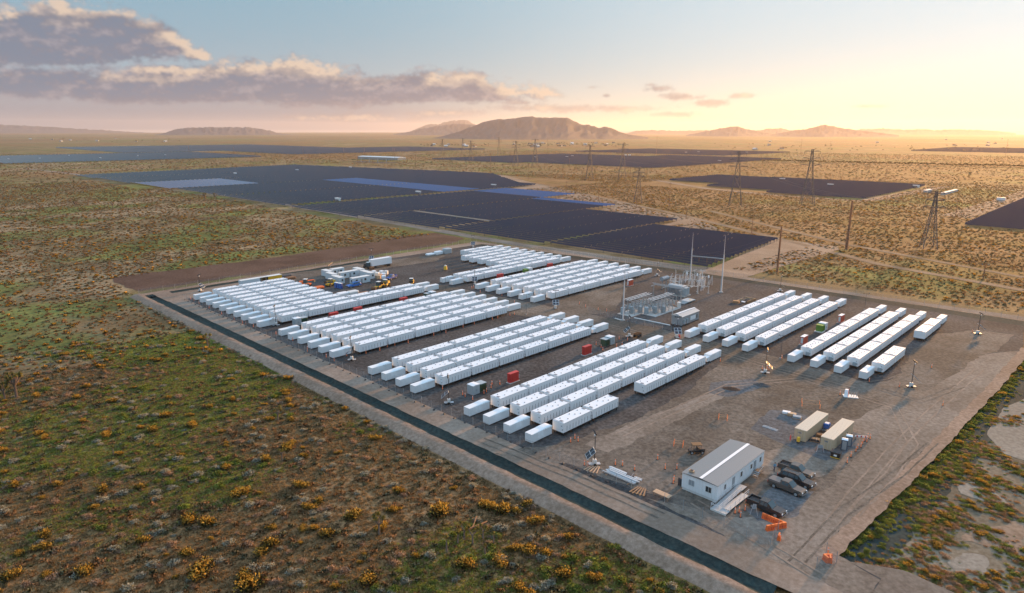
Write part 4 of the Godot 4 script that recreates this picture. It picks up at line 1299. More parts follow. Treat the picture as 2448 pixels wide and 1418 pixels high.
# ---------------------------------------------------------------- front yard
func fence_run(pts: Array, h: float, post_gap: float, label: String, rails := false) -> Node3D:
	# pts: Vector3 along the base
	var t := thing("wire_fence", label, "fence", Vector3.ZERO, 0.0, "wire mesh fences")
	for i in pts.size() - 1:
		var a: Vector3 = pts[i]
		var b: Vector3 = pts[i + 1]
		var n := maxi(1, int(round((b - a).length() / post_gap)))
		for k in n:
			var p := a.lerp(b, float(k) / n)
			var q := a.lerp(b, float(k + 1) / n)
			if i == 0 or k > 0 or true:
				part(t, "post", rod_mesh(Vector3.ZERO, Vector3(0, h + 0.05, 0), 0.04, -1.0, 5), M.grey, p)
			var d := q - p
			part(t, "mesh_panel", box(Vector3(d.length() - 0.1, h - 0.1, 0.015), Vector3(0, h * 0.5 + 0.02, 0)), M.chain, (p + q) * 0.5).rotation.y = atan2(-d.z, d.x)
		if rails:
			part(t, "top_rail", rod_mesh(a + Vector3(0, h, 0), b + Vector3(0, h, 0), 0.03, -1.0, 5), M.galv)
	part(t, "post", rod_mesh(Vector3.ZERO, Vector3(0, h + 0.05, 0), 0.04, -1.0, 5), M.grey, pts[-1])
	return t

func front_yard() -> void:
	# office trailer
	var ox := -49.9
	var t := thing("office_trailer", "white double-width office trailer with ridged grey roof and ramp", "office trailer", Vector3(ox, 0, -107.5))
	part(t, "wall", box(Vector3(6.8, 2.75, 18.2), Vector3(0, 1.85, 0)), M.white)
	part(t, "skirt", box(Vector3(6.6, 0.5, 18.0), Vector3(0, 0.25, 0)), M.offwhite)
	part(t, "roof", Shape.new().add(loft([[9.2, 3.22, 3.26, 3.5, 3.5], [-9.2, 3.22, 3.26, 3.5, 3.5]])).add(solid([[Vector3(-3.5, 3.26, 9.2), Vector3(0, 3.52, 9.2), Vector3(3.5, 3.26, 9.2)], [Vector3(-3.5, 3.26, -9.2), Vector3(0, 3.52, -9.2), Vector3(3.5, 3.26, -9.2)], [Vector3(-3.5, 3.26, 9.2), Vector3(-3.5, 3.26, -9.2), Vector3(0, 3.52, -9.2), Vector3(0, 3.52, 9.2)], [Vector3(3.5, 3.26, 9.2), Vector3(3.5, 3.26, -9.2), Vector3(0, 3.52, -9.2), Vector3(0, 3.52, 9.2)]], Vector3(0, 3.35, 0))).done(), M.roof_metal)
	part(t, "ridge_strip", box(Vector3(0.55, 0.04, 18.4), Vector3(0.2, 3.54, 0)), M.white)
	var roof := part(t, "roof_curb", box(Vector3(0.9, 0.25, 0.5), Vector3(-2.2, 3.55, 8.0)), M.wood_pale)
	part(roof, "vent_cap", box(Vector3(0.5, 0.1, 0.4), Vector3(-2.2, 3.72, 8.0)), M.dark)
	for k in 30:
		part(t, "siding_seam", box(Vector3(0.03, 2.6, 0.035), Vector3(3.405, 1.85, 8.7 - k * 0.6)), M.offwhite)
	for k in 11:
		part(t, "siding_seam", box(Vector3(0.035, 2.6, 0.03), Vector3(-3.0 + k * 0.6, 1.85, 9.105)), M.offwhite)
	for z in [6.4, 0.2, -3.8, -7.6]:
		var wn := part(t, "window", box(Vector3(0.06, 1.05, 0.75), Vector3(3.42, 2.05, z)), M.offwhite)
		part(wn, "pane", box(Vector3(0.03, 0.9, 0.6), Vector3(3.45, 2.05, z)), M.window)
	for q in [[-1.5, M.pane_dim], [1.75, M.window]]:
		var wn := part(t, "window", box(Vector3(1.15, 1.15, 0.06), Vector3(q[0], 1.95, 9.12)), M.offwhite)
		part(wn, "pane", box(Vector3(0.48, 0.98, 0.03), Vector3(q[0] - 0.27, 1.95, 9.15)), q[1])
		part(wn, "pane", box(Vector3(0.48, 0.98, 0.03), Vector3(q[0] + 0.27, 1.95, 9.15)), q[1])
	for z in [3.2, -5.3]:
		var d := part(t, "door", box(Vector3(0.06, 2.05, 0.95), Vector3(3.42, 1.6, z)), M.grey)
		part(d, "handle", box(Vector3(0.06, 0.08, 0.14), Vector3(3.47, 1.55, z + 0.35)), M.chrome)
	# access ramp with rails
	var r := thing("access_ramp", "pale metal access ramp with railings along the office trailer", "ramp", Vector3(ox + 3.6, 0, -102.6))
	part(r, "landing", box(Vector3(1.5, 0.08, 2.0), Vector3(0.75, 0.62, -2.6)), M.galv)
	part(r, "ramp_deck", box(Vector3(1.3, 0.08, 7.2), Vector3(0.75, 0.42, 1.9), Basis(Vector3(1, 0, 0), 0.055)), M.galv)
	part(r, "ramp_deck", box(Vector3(1.3, 0.08, 7.2), Vector3(2.15, 0.3, 1.9), Basis(Vector3(1, 0, 0), -0.03)), M.galv)
	part(r, "end_landing", box(Vector3(2.8, 0.08, 1.5), Vector3(1.45, 0.3, 6.1)), M.galv)
	part(r, "skirt_board", box(Vector3(2.8, 0.35, 0.05), Vector3(1.45, 0.2, 6.85)), M.offwhite)
	for x in [0.1, 1.42, 2.8]:
		for y in [0.65, 1.05]:
			part(r, "hand_rail", rod_mesh(Vector3(x, y + 0.45, -1.6), Vector3(x, y + 0.2, 6.8), 0.035), M.panel_frame)
		for k in 6:
			part(r, "rail_post", rod_mesh(Vector3(x, 0.1, -1.5 + k * 1.66), Vector3(x, 1.35, -1.5 + k * 1.66), 0.03), M.panel_frame)
	part(r, "hand_rail", rod_mesh(Vector3(0.1, 1.25, 6.85), Vector3(2.8, 1.25, 6.85), 0.035), M.panel_frame)
	part(r, "step", box(Vector3(1.2, 0.2, 0.4), Vector3(0.75, 0.2, -4.0)), M.dark)
	var s2 := thing("entry_steps", "grey metal steps at the inner door of the office trailer", "steps", Vector3(ox + 3.5, 0, -112.8))
	for k in 3:
		part(s2, "tread", box(Vector3(1.0, 0.06, 0.35), Vector3(0.6, 0.6 - k * 0.2, 0.3 + k * 0.35)), M.grey)
	part(s2, "platform", box(Vector3(1.2, 0.08, 1.2), Vector3(0.6, 0.66, -0.5)), M.dark)
	for x in [0.05, 1.15]:
		part(s2, "hand_rail", rod_mesh(Vector3(x, 1.6, -1.0), Vector3(x, 1.0, 1.3), 0.03), M.panel_frame)
		part(s2, "rail_post", rod_mesh(Vector3(x, 0, 1.2), Vector3(x, 1.05, 1.2), 0.03), M.panel_frame)
	var hp := thing("air_conditioner", "dark air conditioning unit against the trailer's ditch-side wall", "air conditioner", Vector3(ox - 4.1, 0, -99.6))
	part(hp, "body", chamfer_box(Vector3(0.9, 1.5, 1.0), 0.05, Vector3(0, 0.75, 0)), M.dark)
	part(hp, "fan_grille", rod_mesh(Vector3(-0.47, 1.0, 0), Vector3(-0.44, 1.0, 0), 0.35, -1.0, 12), M.grey)
	# parked vehicles, noses towards the drain
	car("pickup", M.paint_black, G(1831, 1221), PI / 2 - 0.03, "black pickup truck with open bed parked beside the ramp", "pickup truck", "vehicles parked by the office trailer")
	car("covered", M.paint_brown, G(1881, 1172), PI / 2 - 0.06, "dark brown pickup truck with a covered bed", "pickup truck", "vehicles parked by the office trailer")
	car("suv", M.paint_black, G(1902, 1157) + Vector3(0, 0, -0.3), PI / 2 - 0.04, "black sport utility car between the two brown pickups", "car", "vehicles parked by the office trailer")
	car("pickup", M.paint_brown, G(1903, 1133), PI / 2 - 0.02, "dark brown pickup truck with open bed nearest the walking person", "pickup truck", "vehicles parked by the office trailer")
	utility_cart(G(1664, 1083), -0.75, "black utility cart with slatted roof standing in the dirt yard")
	walking_person()
	# orange water-filled barriers in a V
	var bar: Node3D = null
	var spots := []
	for q in [[1829, 1241, 1871, 1259, 6], [1838, 1268, 1872, 1262, 5]]:
		var p0 := G(q[0], q[1])
		var d: Vector3 = G(q[2], q[3]) - p0
		for k in q[4]: spots.append([p0 + d * (float(k) / (q[4] - 1)), atan2(d.x, d.z)])
	for s in spots:
		if bar == null:
			bar = thing("water_barrier", "orange water-filled barrier in the V beside the black pickup", "barrier", s[0], s[1], "orange water barriers")
			part(bar, "body", loft([[-0.5, 0.0, 0.95, 0.28, 0.12], [0.5, 0.0, 0.95, 0.28, 0.12]]), M.orange)
			for z in [-0.3, 0.0, 0.3]:
				part(bar, "rib", box(Vector3(0.5, 0.6, 0.1), Vector3(0, 0.32, z)), M.red2)
		else:
			copy(bar, s[0], s[1])
	copy(bar, G(1862, 1290), 0.3, "single orange water barrier leaning at the gate panel")
	copy(bar, G(1980, 1338), 2.3, "orange water barrier at the open road gate")
	copy(bar, G(1974, 1342), 1.0, "orange water barrier at the open road gate")
	copy(bar, G(1984, 1343), 0.4, "orange water barrier at the open road gate")
	marker(G(1979, 1326), "tall orange post at the open road gate", "orange posts by the ramp")
	# tan storage containers
	for q in [[-45.75, 138.3, "tan storage container nearer the yard's open middle"], [-40.4, 138.0, "tan storage container beside the portable toilets"]]:
		var c := thing("tan_container", q[2], "storage container", Vector3(q[0], 0, -q[1]), 0.0, "tan storage containers")
		part(c, "body", box(Vector3(2.36, 2.4, 12.1), Vector3(0, 1.32, 0)), M.tan)
		part(c, "roof", box(Vector3(2.44, 0.08, 12.19), Vector3(0, 2.56, 0)), M.tan_roof)
		for k in 20:
			part(c, "roof_rib", box(Vector3(2.2, 0.03, 0.2), Vector3(0, 2.61, 5.7 - k * 0.6)), M.tan_roof)
			part(c, "side_rib", box(Vector3(0.05, 2.1, 0.28), Vector3(1.19, 1.3, 5.7 - k * 0.6)), M.tan)
		for x in [-0.58, 0.58]:
			var d := part(c, "door", box(Vector3(1.12, 2.25, 0.05), Vector3(x, 1.3, 6.07)), M.tan)
			for o in [-0.3, 0.25]:
				part(d, "lock_bar", rod_mesh(Vector3(x + o, 0.3, 6.12), Vector3(x + o, 2.4, 6.12), 0.025), M.tan_roof)
		part(c, "nameplate", box(Vector3(0.75, 0.3, 0.02), Vector3(-0.1, 1.85, 6.11)), M.vent)
	# portable toilets
	for q in [[2021, 1075, "grey-blue portable toilet with white roof by the tan container door"], [2032, 1066, "grey-blue portable toilet with white roof further along the tan container"]]:
		var c := thing("portable_toilet", q[2], "portable toilet", G(q[0], q[1]) + Vector3(-0.3, 0, 0), 0.3, "portable toilets")
		part(c, "cabin", chamfer_box(Vector3(1.15, 2.1, 1.15), 0.08, Vector3(0, 1.1, 0)), M.navy)
		part(c, "roof", loft([[0.6, 2.15, 2.2, 0.6, 0.6], [0.0, 2.15, 2.36, 0.6, 0.5], [-0.6, 2.15, 2.2, 0.6, 0.6]]), M.white)
		part(c, "door", box(Vector3(0.8, 1.8, 0.04), Vector3(0, 1.05, 0.59)), M.grey)
		part(c, "vent_pipe", rod_mesh(Vector3(-0.45, 2.0, -0.4), Vector3(-0.45, 2.6, -0.4), 0.06), M.dark)
	var dm := thing("waste_skip", "black waste skip with a yellow front edge", "skip", G(1998, 1094), 0.1)
	part(dm, "bin", loft([[0.65, 0.15, 1.15, 0.75, 0.9], [-0.65, 0.15, 1.35, 0.75, 0.9]]), M.dumpster)
	part(dm, "front_edge", box(Vector3(1.75, 0.12, 0.08), Vector3(0, 0.2, 0.7)), M.yellow)
	part(dm, "notice", box(Vector3(0.55, 0.35, 0.03), Vector3(0, 0.7, 0.68)), M.white)
	part(dm, "lid", box(Vector3(1.85, 0.06, 1.3), Vector3(0, 1.3, 0), Basis(Vector3(1, 0, 0), 0.14)), M.black)
	var wc := thing("water_cooler_stand", "yellow drum on a black stand against the first tan container", "drum", G(1908, 1060))
	part(wc, "drum", rod_mesh(Vector3(0, 0.45, 0), Vector3(0, 1.35, 0), 0.32, 0.3, 10), M.yellow)
	part(wc, "stand", box(Vector3(0.5, 0.45, 0.5), Vector3(0, 0.22, 0)), M.dark)
	var ex := thing("fire_extinguisher_stand", "red extinguisher stand at the corner of the first tan container", "extinguisher", G(1889, 1054))
	part(ex, "bottle", rod_mesh(Vector3(0, 0.3, 0), Vector3(0, 1.1, 0), 0.16, 0.13, 8), M.red)
	part(ex, "stand", rod_mesh(Vector3(0, 0, 0), Vector3(0, 1.4, 0), 0.05), M.red2)
	var gen := thing("generator", "blue portable generator stored between the tan containers", "generator", G(1976, 1025), 0.0)
	part(gen, "body", chamfer_box(Vector3(1.0, 1.0, 1.5), 0.08, Vector3(0, 0.8, 0)), M.blue2)
	part(gen, "frame", box(Vector3(1.2, 0.2, 1.9), Vector3(0, 0.2, 0)), M.dark)
	part(gen, "top_panel", box(Vector3(0.8, 0.06, 0.9), Vector3(0, 1.34, 0)), M.white)
	pallets([[1973, 1035, M.dark, "dark frame rack between the tan containers"], [1962, 1045, M.brown, "rusty frame stack between the tan containers"], [1948, 1055, M.dark, "loose dark parts between the tan containers"]])
	var lad := thing("a_frame_board", "folding board on splayed legs by the second tan container", "sign stand", G(1960, 1080), 0.6)
	part(lad, "board", box(Vector3(1.0, 0.7, 0.05), Vector3(0, 1.1, 0)), M.pane_dim)
	for x in [-0.7, 0.7]:
		part(lad, "leg", rod_mesh(Vector3(x, 0, 0.3), Vector3(x * 0.6, 1.4, 0), 0.035), M.panel_frame)
		part(lad, "leg", rod_mesh(Vector3(x, 0, -0.3), Vector3(x * 0.6, 1.4, 0), 0.035), M.red2)
	var bd := thing("a_frame_board", "small blue safety board on white legs beside the black pickup", "sign stand", G(1802, 1231), 0.4)
	part(bd, "board", box(Vector3(0.55, 0.9, 0.05), Vector3(0, 1.5, 0)), M.pane_dim)
	for x in [-0.6, 0.6]:
		part(bd, "leg", rod_mesh(Vector3(x, 0, 0.25), Vector3(x * 0.3, 1.9, 0), 0.035), M.panel_frame)
	# pile of steel beams on timber
	var pb := G(1487, 1140)
	var beams := thing("steel_beam_pile", "pile of long pale steel beams lying on timber by the fence", "steel beams", pb, 0.0)
	for k in 7:
		part(beams, "beam", box(Vector3(7.0 - 0.3 * (k % 3), 0.22, 0.26), Vector3(0.3 * (k % 2), 0.25 + 0.02 * k, -1.3 + k * 0.42)), M.panel_frame if k % 3 else M.steel)
	for k in 3:
		part(beams, "beam", box(Vector3(6.2, 0.2, 0.24), Vector3(-0.3 + 0.4 * k, 0.52, -0.7 + k * 0.5)), M.panel_frame)
	for x in [-2.4, 2.4]:
		part(beams, "timber", box(Vector3(0.15, 0.14, 3.6), Vector3(x, 0.07, 0)), M.wood)
	for q in [[1418, 1122, "flat wooden pallet frame lying before the light tower"], [1528, 1175, "loose timber boards at the end of the beam pile"]]:
		var wd := thing("timber_frame", q[2], "timber", G(q[0], q[1]), 0.2)
		for k in 5:
			part(wd, "board", box(Vector3(0.22, 0.08, 2.6 + 0.3 * (k % 2)), Vector3(-1.0 + k * 0.5, 0.12, 0), Basis(Vector3(0, 1, 0), 0.12 * (k - 2))), M.wood_pale if q[0] == 1418 else M.wood)
		for z in [-0.9, 0.9]:
			part(wd, "bearer", box(Vector3(2.8, 0.08, 0.12), Vector3(0, 0.04, z)), M.wood)
	var tb := thing("wooden_table", "long pale plywood table standing by the ditch road", "table", G(1583, 1190), 0.0)
	part(tb, "tabletop", box(Vector3(3.2, 0.06, 1.2), Vector3(0, 0.8, 0)), M.wood_pale)
	for x in [-1.4, 1.4]:
		for z in [-0.45, 0.45]:
			part(tb, "leg", box(Vector3(0.09, 0.78, 0.09), Vector3(x, 0.39, z)), M.wood)
	pallets([[1880, 990, M.white, "white wrapped bundle lying on the gravel by the tan container"], [1893, 994, M.wood_pale, "pallet of pale timber beside the white bundle"], [1905, 1001, M.pane_dim, "pale blue bundle behind the first tan container"], [1508, 1142, M.dark, "dark toolbox beside the beam pile"]])
	var rk := thing("road_plate", "thin pale pipes lying on dark gravel before the tan containers", "pipes", G(1842, 1022), 0.0)
	for k in 3:
		part(rk, "pipe", rod_mesh(Vector3(-1.5, 0.06, k * 0.35), Vector3(1.8, 0.06, k * 0.35 + 0.2), 0.05), M.panel_frame)
	var rb := thing("road_barrier", "white and red striped board leaning by the orange post line", "barrier", G(2058, 1052), 0.6)
	part(rb, "board", box(Vector3(2.4, 0.35, 0.06), Vector3(0, 0.8, 0)), M.white)
	for k in 3:
		part(rb, "stripe", box(Vector3(0.3, 0.34, 0.07), Vector3(-0.8 + k * 0.8, 0.8, 0)), M.red)
	for x in [-1.0, 1.0]:
		part(rb, "leg", box(Vector3(0.08, 0.7, 0.5), Vector3(x, 0.35, 0)), M.grey)
	# inner fence along the ditch road, with sandbags on its feet
	fence_run([Vector3(-259.3, 0, -89.9), Vector3(-190, 0, -89.9), Vector3(-120, 0, -89.9), Vector3(-72, 0, -91.2), Vector3(-56.5, 0, -92.2)], 1.9, 3.4, "temporary wire fence between the ditch road and the container ends")
	fence_run([Vector3(-56.5, 0, -92.2), Vector3(-46, 0, -92.6), Vector3(-34.5, 0, -92.4), Vector3(-35.6, 0, -98.0)], 1.9, 3.4, "wire fence corner in front of the office trailer")
	fence_run([G(1952, 1357), G(2000, 1345), G(1975, 1322)], 1.8, 3.0, "short open gate of wire mesh where the road leaves the yard")
	var bag: Mesh = loft([[-0.35, 0.0, 0.10, 0.18, 0.1], [0.0, 0.0, 0.2, 0.26, 0.14], [0.35, 0.0, 0.10, 0.18, 0.1]])
	var x := -258.0
	while x < -62.0:
		var z := -89.55 if x < -120.0 else lerpf(-89.55, -90.85, (x + 120.0) / 48.0)
		single("sandbag", bag, M.black, "black sandbag on a foot of the ditch road fence", "sandbag", Vector3(x, 0.03, z), 0.5 + rng.randf() * 0.6, "black sandbags along the temporary fence")
		x += 3.4
	# boundary fences
	fence_run([Vector3(-279.0, -0.02, -80.3), Vector3(-278.6, -0.02, -165), Vector3(-279.5, -0.02, -254)], 2.2, 4.5, "tall boundary fence beside the plowed strip")
	fence_run([Vector3(-279.5, -0.05, -254), Vector3(-225, -0.05, -262), Vector3(-160, -0.05, -270), Vector3(-103, -0.05, -273.3), Vector3(-20, -0.05, -276.5)], 2.2, 4.5, "tall boundary fence between the yard and the solar field")

func pallets(list: Array) -> void:
	for q in list:
		var t := thing("stacked_bundle", q[3], "bundle", G(q[0], q[1]), 0.25)
		part(t, "pallet", box(Vector3(1.8, 0.14, 1.2), Vector3(0, 0.07, 0)), M.wood)
		part(t, "load", chamfer_box(Vector3(1.7, 0.5, 1.1), 0.06, Vector3(0, 0.4, 0)), q[2])
		part(t, "strap", box(Vector3(0.06, 0.52, 1.13), Vector3(0.3, 0.41, 0)), M.grey)

# ---------------------------------------------------------------- substation
func insulator(s: Shape, a: Vector3, b: Vector3, r := 0.12) -> void:
	rod(s, a, b, r * 0.5)
	var n := maxi(3, int((b - a).length() / 0.22))
	for k in n:
		var p := a.lerp(b, (k + 0.5) / n)
		rod(s, p - (b - a).normalized() * 0.04, p + (b - a).normalized() * 0.04, r, r * 0.8, 7)

func substation() -> void:
	# lightning masts
	for q in [[1489, 766, 622, "tall grey lightning mast at the near substation corner"], [1650, 668, 556, "tall grey mast carrying the left end of the line beam"], [1724, 699, 562, "tall grey mast carrying the right end of the line beam"]]:
		var b := G(q[0], q[1])
		var h := rise(b, q[2])
		var t := thing("steel_mast", q[3], "mast", b, 0.0, "tall grey steel masts of the substation")
		part(t, "shaft", rod_mesh(Vector3.ZERO, Vector3(0, h * 0.66, 0), 0.34, 0.17, 10), M.galv)
		part(t, "spire", rod_mesh(Vector3(0, h * 0.66, 0), Vector3(0, h, 0), 0.11, 0.03, 6), M.galv)
		part(t, "footing", rod_mesh(Vector3(0, 0, 0), Vector3(0, 0.25, 0), 0.8, 0.75, 10), M.concrete)
	var pa := G(1650, 668)
	var pb := G(1724, 699)
	var ha := rise(pa, 612.0)
	var hb := rise(pb, 619.0)
	var bm := thing("line_beam", "grey steel beam with hanging insulators between two masts", "steel beam", Vector3.ZERO)
	part(bm, "beam", rod_mesh(pa + Vector3(0, ha, 0), pb + Vector3(0, hb, 0), 0.2, -1.0, 4), M.galv)
	for k in 3:
		var p := pa.lerp(pb, 0.25 + 0.25 * k) + Vector3(0, lerpf(ha, hb, 0.25 + 0.25 * k), 0)
		var s := Shape.new()
		insulator(s, p, p - Vector3(0, 2.2, 0), 0.16)
		part(bm, "insulator_string", s.done(), M.brown)
	# conductors out to the wooden poles
	var w1 := G(1858, 650, LOW)
	var h1 := rise(w1, 545.0)
	var w2 := G(2024, 596, LOW)
	var h2 := rise(w2, 484.0)
	for k in 3:
		var s := Shape.new()
		var a := pa.lerp(pb, 0.25 + 0.25 * k) + Vector3(0, lerpf(ha, hb, 0.5), 0)
		wire(s, a, w1 + Vector3(0, h1 - 1.5 - k * 1.6, 0), 1.5, 0.035)
		wire(s, w1 + Vector3(0, h1 - 1.5 - k * 1.6, 0), w2 + Vector3(0, h2 - 1.5 - k * 1.8, 0), 2.0, 0.035)
		single("power_line", s.done(), M.dark, "thin conductor running from the line beam to the brown poles", "power line", Vector3.ZERO, 0.0, "conductors leaving the substation")
	# control building
	var c0 := G(1629, 781)
	var cx := c0.x - 1.9
	var b := thing("control_building", "grey metal control building with pitched roof beside the substation", "building", Vector3(cx, 0, c0.z - 5.6))
	part(b, "wall", box(Vector3(3.8, 2.9, 11.2), Vector3(0, 1.75, 0)), M.grey)
	part(b, "roof", Shape.new().add(solid([[Vector3(-2.1, 3.2, 5.8), Vector3(0, 3.95, 5.8), Vector3(2.1, 3.2, 5.8)], [Vector3(-2.1, 3.2, -5.8), Vector3(0, 3.95, -5.8), Vector3(2.1, 3.2, -5.8)], [Vector3(-2.1, 3.2, 5.8), Vector3(-2.1, 3.2, -5.8), Vector3(0, 3.95, -5.8), Vector3(0, 3.95, 5.8)], [Vector3(2.1, 3.2, 5.8), Vector3(2.1, 3.2, -5.8), Vector3(0, 3.95, -5.8), Vector3(0, 3.95, 5.8)], [Vector3(-2.1, 3.2, 5.8), Vector3(2.1, 3.2, 5.8), Vector3(2.1, 3.2, -5.8), Vector3(-2.1, 3.2, -5.8)]], Vector3(0, 3.45, 0))).done(), M.cabinet)
	part(b, "ridge_cap", box(Vector3(0.5, 0.06, 11.7), Vector3(0, 3.97, 0)), M.white)
	part(b, "floor_frame", box(Vector3(3.9, 0.3, 11.3), Vector3(0, 0.15, 0)), M.dark)
	part(b, "door", box(Vector3(1.0, 2.1, 0.06), Vector3(0.6, 1.4, 5.63)), M.pane_dim)
	part(b, "wall_panel", box(Vector3(0.08, 1.4, 3.4), Vector3(1.93, 1.7, -1.6)), M.white)
	part(b, "louvre", box(Vector3(0.08, 1.2, 0.5), Vector3(1.93, 1.7, -4.2)), M.dark)
	for z in [4.2, 2.6]:
		part(b, "air_handler", box(Vector3(0.5, 1.5, 0.9), Vector3(2.15, 1.4, z)), M.cabinet)
	part(b, "exhaust_stack", rod_mesh(Vector3(-1.9, 0.3, 5.2), Vector3(-1.9, 4.3, 5.2), 0.2, -1.0, 8), M.grey)
	var pr := thing("platform_stairs", "small metal stairs at the control building door", "steps", Vector3(cx + 0.6, 0, c0.z + 1.2))
	for k in 3:
		part(pr, "tread", box(Vector3(1.1, 0.05, 0.35), Vector3(0, 0.45 - k * 0.16, k * 0.35)), M.dark)
	for x in [-0.6, 0.6]:
		part(pr, "hand_rail", rod_mesh(Vector3(x, 1.4, -0.5), Vector3(x, 0.9, 1.1), 0.03), M.panel_frame)
	# filter racks: rows of grey cans and reactors under three pale bus tubes
	for q in [[1500, 752, 1562, 716, "left rack of grey capacitor cans under pale bus tubes"], [1556, 752, 1606, 722, "right rack of grey capacitor cans under pale bus tubes"]]:
		var a := G(q[0], q[1])
		var L := 13.5
		var t := thing("capacitor_rack", q[4], "capacitor rack", Vector3(a.x, 0, a.z - L * 0.5), 0.0, "capacitor racks of the substation")
		for k in 3:
			part(t, "bus_tube", rod_mesh(Vector3(-1.6 + k * 1.1, 5.2, L * 0.5 + 0.4), Vector3(-1.6 + k * 1.1, 5.2, -L * 0.5 - 0.4), 0.085, -1.0, 6), M.white)
		for i in 6:
			var z := L * 0.5 - 0.9 - i * (L - 1.8) / 5.0
			var fr := Shape.new()
			for x in [-2.3, 2.3]:
				box_at(fr, Vector3(x, 2.4, z), Vector3(0.16, 4.8, 0.16))
			for y in [1.5, 3.1, 4.7]:
				box_at(fr, Vector3(0, y, z), Vector3(4.7, 0.14, 0.14))
			rod(fr, Vector3(-2.3, 0.2, z), Vector3(2.3, 1.5, z), 0.04)
			rod(fr, Vector3(2.3, 1.5, z), Vector3(-2.3, 3.1, z), 0.04)
			part(t, "frame", fr.done(), M.galv)
			for k in 3:
				var s := Shape.new()
				insulator(s, Vector3(-1.6 + k * 1.1, 4.75, z), Vector3(-1.6 + k * 1.1, 5.15, z), 0.13)
				insulator(s, Vector3(-1.9 + k * 1.5, 3.2, z + 0.5), Vector3(-1.9 + k * 1.5, 4.2, z + 0.5), 0.1)
				part(t, "insulator", s.done(), M.grey)
				part(t, "can", chamfer_box(Vector3(0.7, 1.1, 0.5), 0.05, Vector3(-1.6 + k * 1.4, 2.2, z - 0.4)), M.cabinet if (i + k) % 3 else M.steel)
		for k in 3:
			part(t, "breaker_tank", chamfer_box(Vector3(1.2, 2.2, 1.3), 0.1, Vector3(-1.5 + k * 1.6, 1.35, L * 0.5 + 0.6 - k * 2.9)), M.cabinet)
			part(t, "breaker_leg", box(Vector3(0.9, 0.3, 1.0), Vector3(-1.5 + k * 1.6, 0.15, L * 0.5 + 0.6 - k * 2.9)), M.dark)
		part(t, "slab", box(Vector3(6.0, 0.12, L + 3.0), Vector3(0, 0.06, 0.3)), M.concrete)
	# main transformer with radiators and conservator
	var tp := G(1618, 704)
	var mt := thing("main_transformer", "large grey-blue main transformer with radiator banks", "transformer", tp)
	part(mt, "tank", chamfer_box(Vector3(6.5, 3.4, 3.2), 0.15, Vector3(0, 2.2, 0)), M.cabinet)
	for k in 9:
		part(mt, "radiator", box(Vector3(0.16, 2.6, 1.0), Vector3(-2.8 + k * 0.7, 2.1, 2.1)), M.steel)
	part(mt, "radiator_bank", box(Vector3(1.2, 2.8, 3.0), Vector3(3.95, 2.0, 0.0)), M.cabinet)
	for k in 3:
		var s := Shape.new()
		insulator(s, Vector3(-1.8 + k * 1.8, 3.9, -0.6), Vector3(-2.1 + k * 2.1, 5.9, -1.1), 0.17)
		part(mt, "bushing", s.done(), M.grey)
	part(mt, "base", box(Vector3(8.6, 0.4, 5.0), Vector3(0.4, 0.2, 0)), M.concrete)
	var bus := Shape.new()
	for k in 3:
		rod(bus, G(1560, 676, 6.0) + Vector3(k * 0.9, 0, k * 1.1), G(1632, 688, 6.0) + Vector3(k * 0.9, 0, k * 1.1), 0.09)
	for p in [[1562, 680], [1590, 684], [1628, 692]]:
		var g0 := G(p[0], p[1], 5.9)
		box_at(bus, Vector3(g0.x + 0.8, 2.95, g0.z + 1.0), Vector3(0.25, 5.9, 0.25))
		box_at(bus, Vector3(g0.x + 0.8, 5.8, g0.z + 1.0), Vector3(0.2, 0.2, 3.6))
	single("bus_bridge", bus.done(), M.galv, "grey bus bridge of three tubes over the main transformer", "bus bridge")
	var tk := G(1588, 666, 4.2)
	var ct := thing("oil_tank", "pale blue-grey ribbed cylinder tank raised above the transformer", "tank", Vector3(tk.x, 0, tk.z))
	part(ct, "cylinder", rod_mesh(Vector3(0.0, 4.2, 2.0), Vector3(0.0, 4.2, -2.6), 0.85, -1.0, 14), M.pane_dim)
	for k in 4:
		part(ct, "ring", rod_mesh(Vector3(0, 4.2, 1.8 - k * 1.3), Vector3(0, 4.2, 1.65 - k * 1.3), 0.93, -1.0, 14), M.cabinet)
	for z in [1.2, -1.8]:
		part(ct, "leg", box(Vector3(0.3, 3.6, 0.3), Vector3(0, 1.8, z)), M.galv)
	# disconnect switches: pale posts with bent arms on steel frames
	for q in [[1612, 688, "pale disconnect switch frame beside the oil tank"], [1640, 684, "pale disconnect switch frame in the middle of the switchyard"], [1668, 686, "pale disconnect switch frame next to the right mast"], [1680, 700, "pale disconnect switch frame close to the open gravel"], [1655, 700, "pale disconnect switch frame behind the main transformer"]]:
		var p := G(q[0], q[1])
		var t := thing("disconnect_switch", q[2], "switch frame", p, 0.15, "disconnect switches of the substation")
		for x in [-2.2, 2.2]:
			part(t, "leg", box(Vector3(0.2, 2.7, 0.2), Vector3(x, 1.35, 0)), M.panel_frame)
			part(t, "footing", rod_mesh(Vector3(x, 0, 0), Vector3(x, 0.2, 0), 0.45, -1.0, 8), M.concrete)
		part(t, "crossbar", box(Vector3(5.2, 0.2, 0.2), Vector3(0, 2.75, 0)), M.panel_frame)
		part(t, "crossbar", box(Vector3(0.2, 0.2, 3.6), Vector3(0, 2.55, 0)), M.panel_frame)
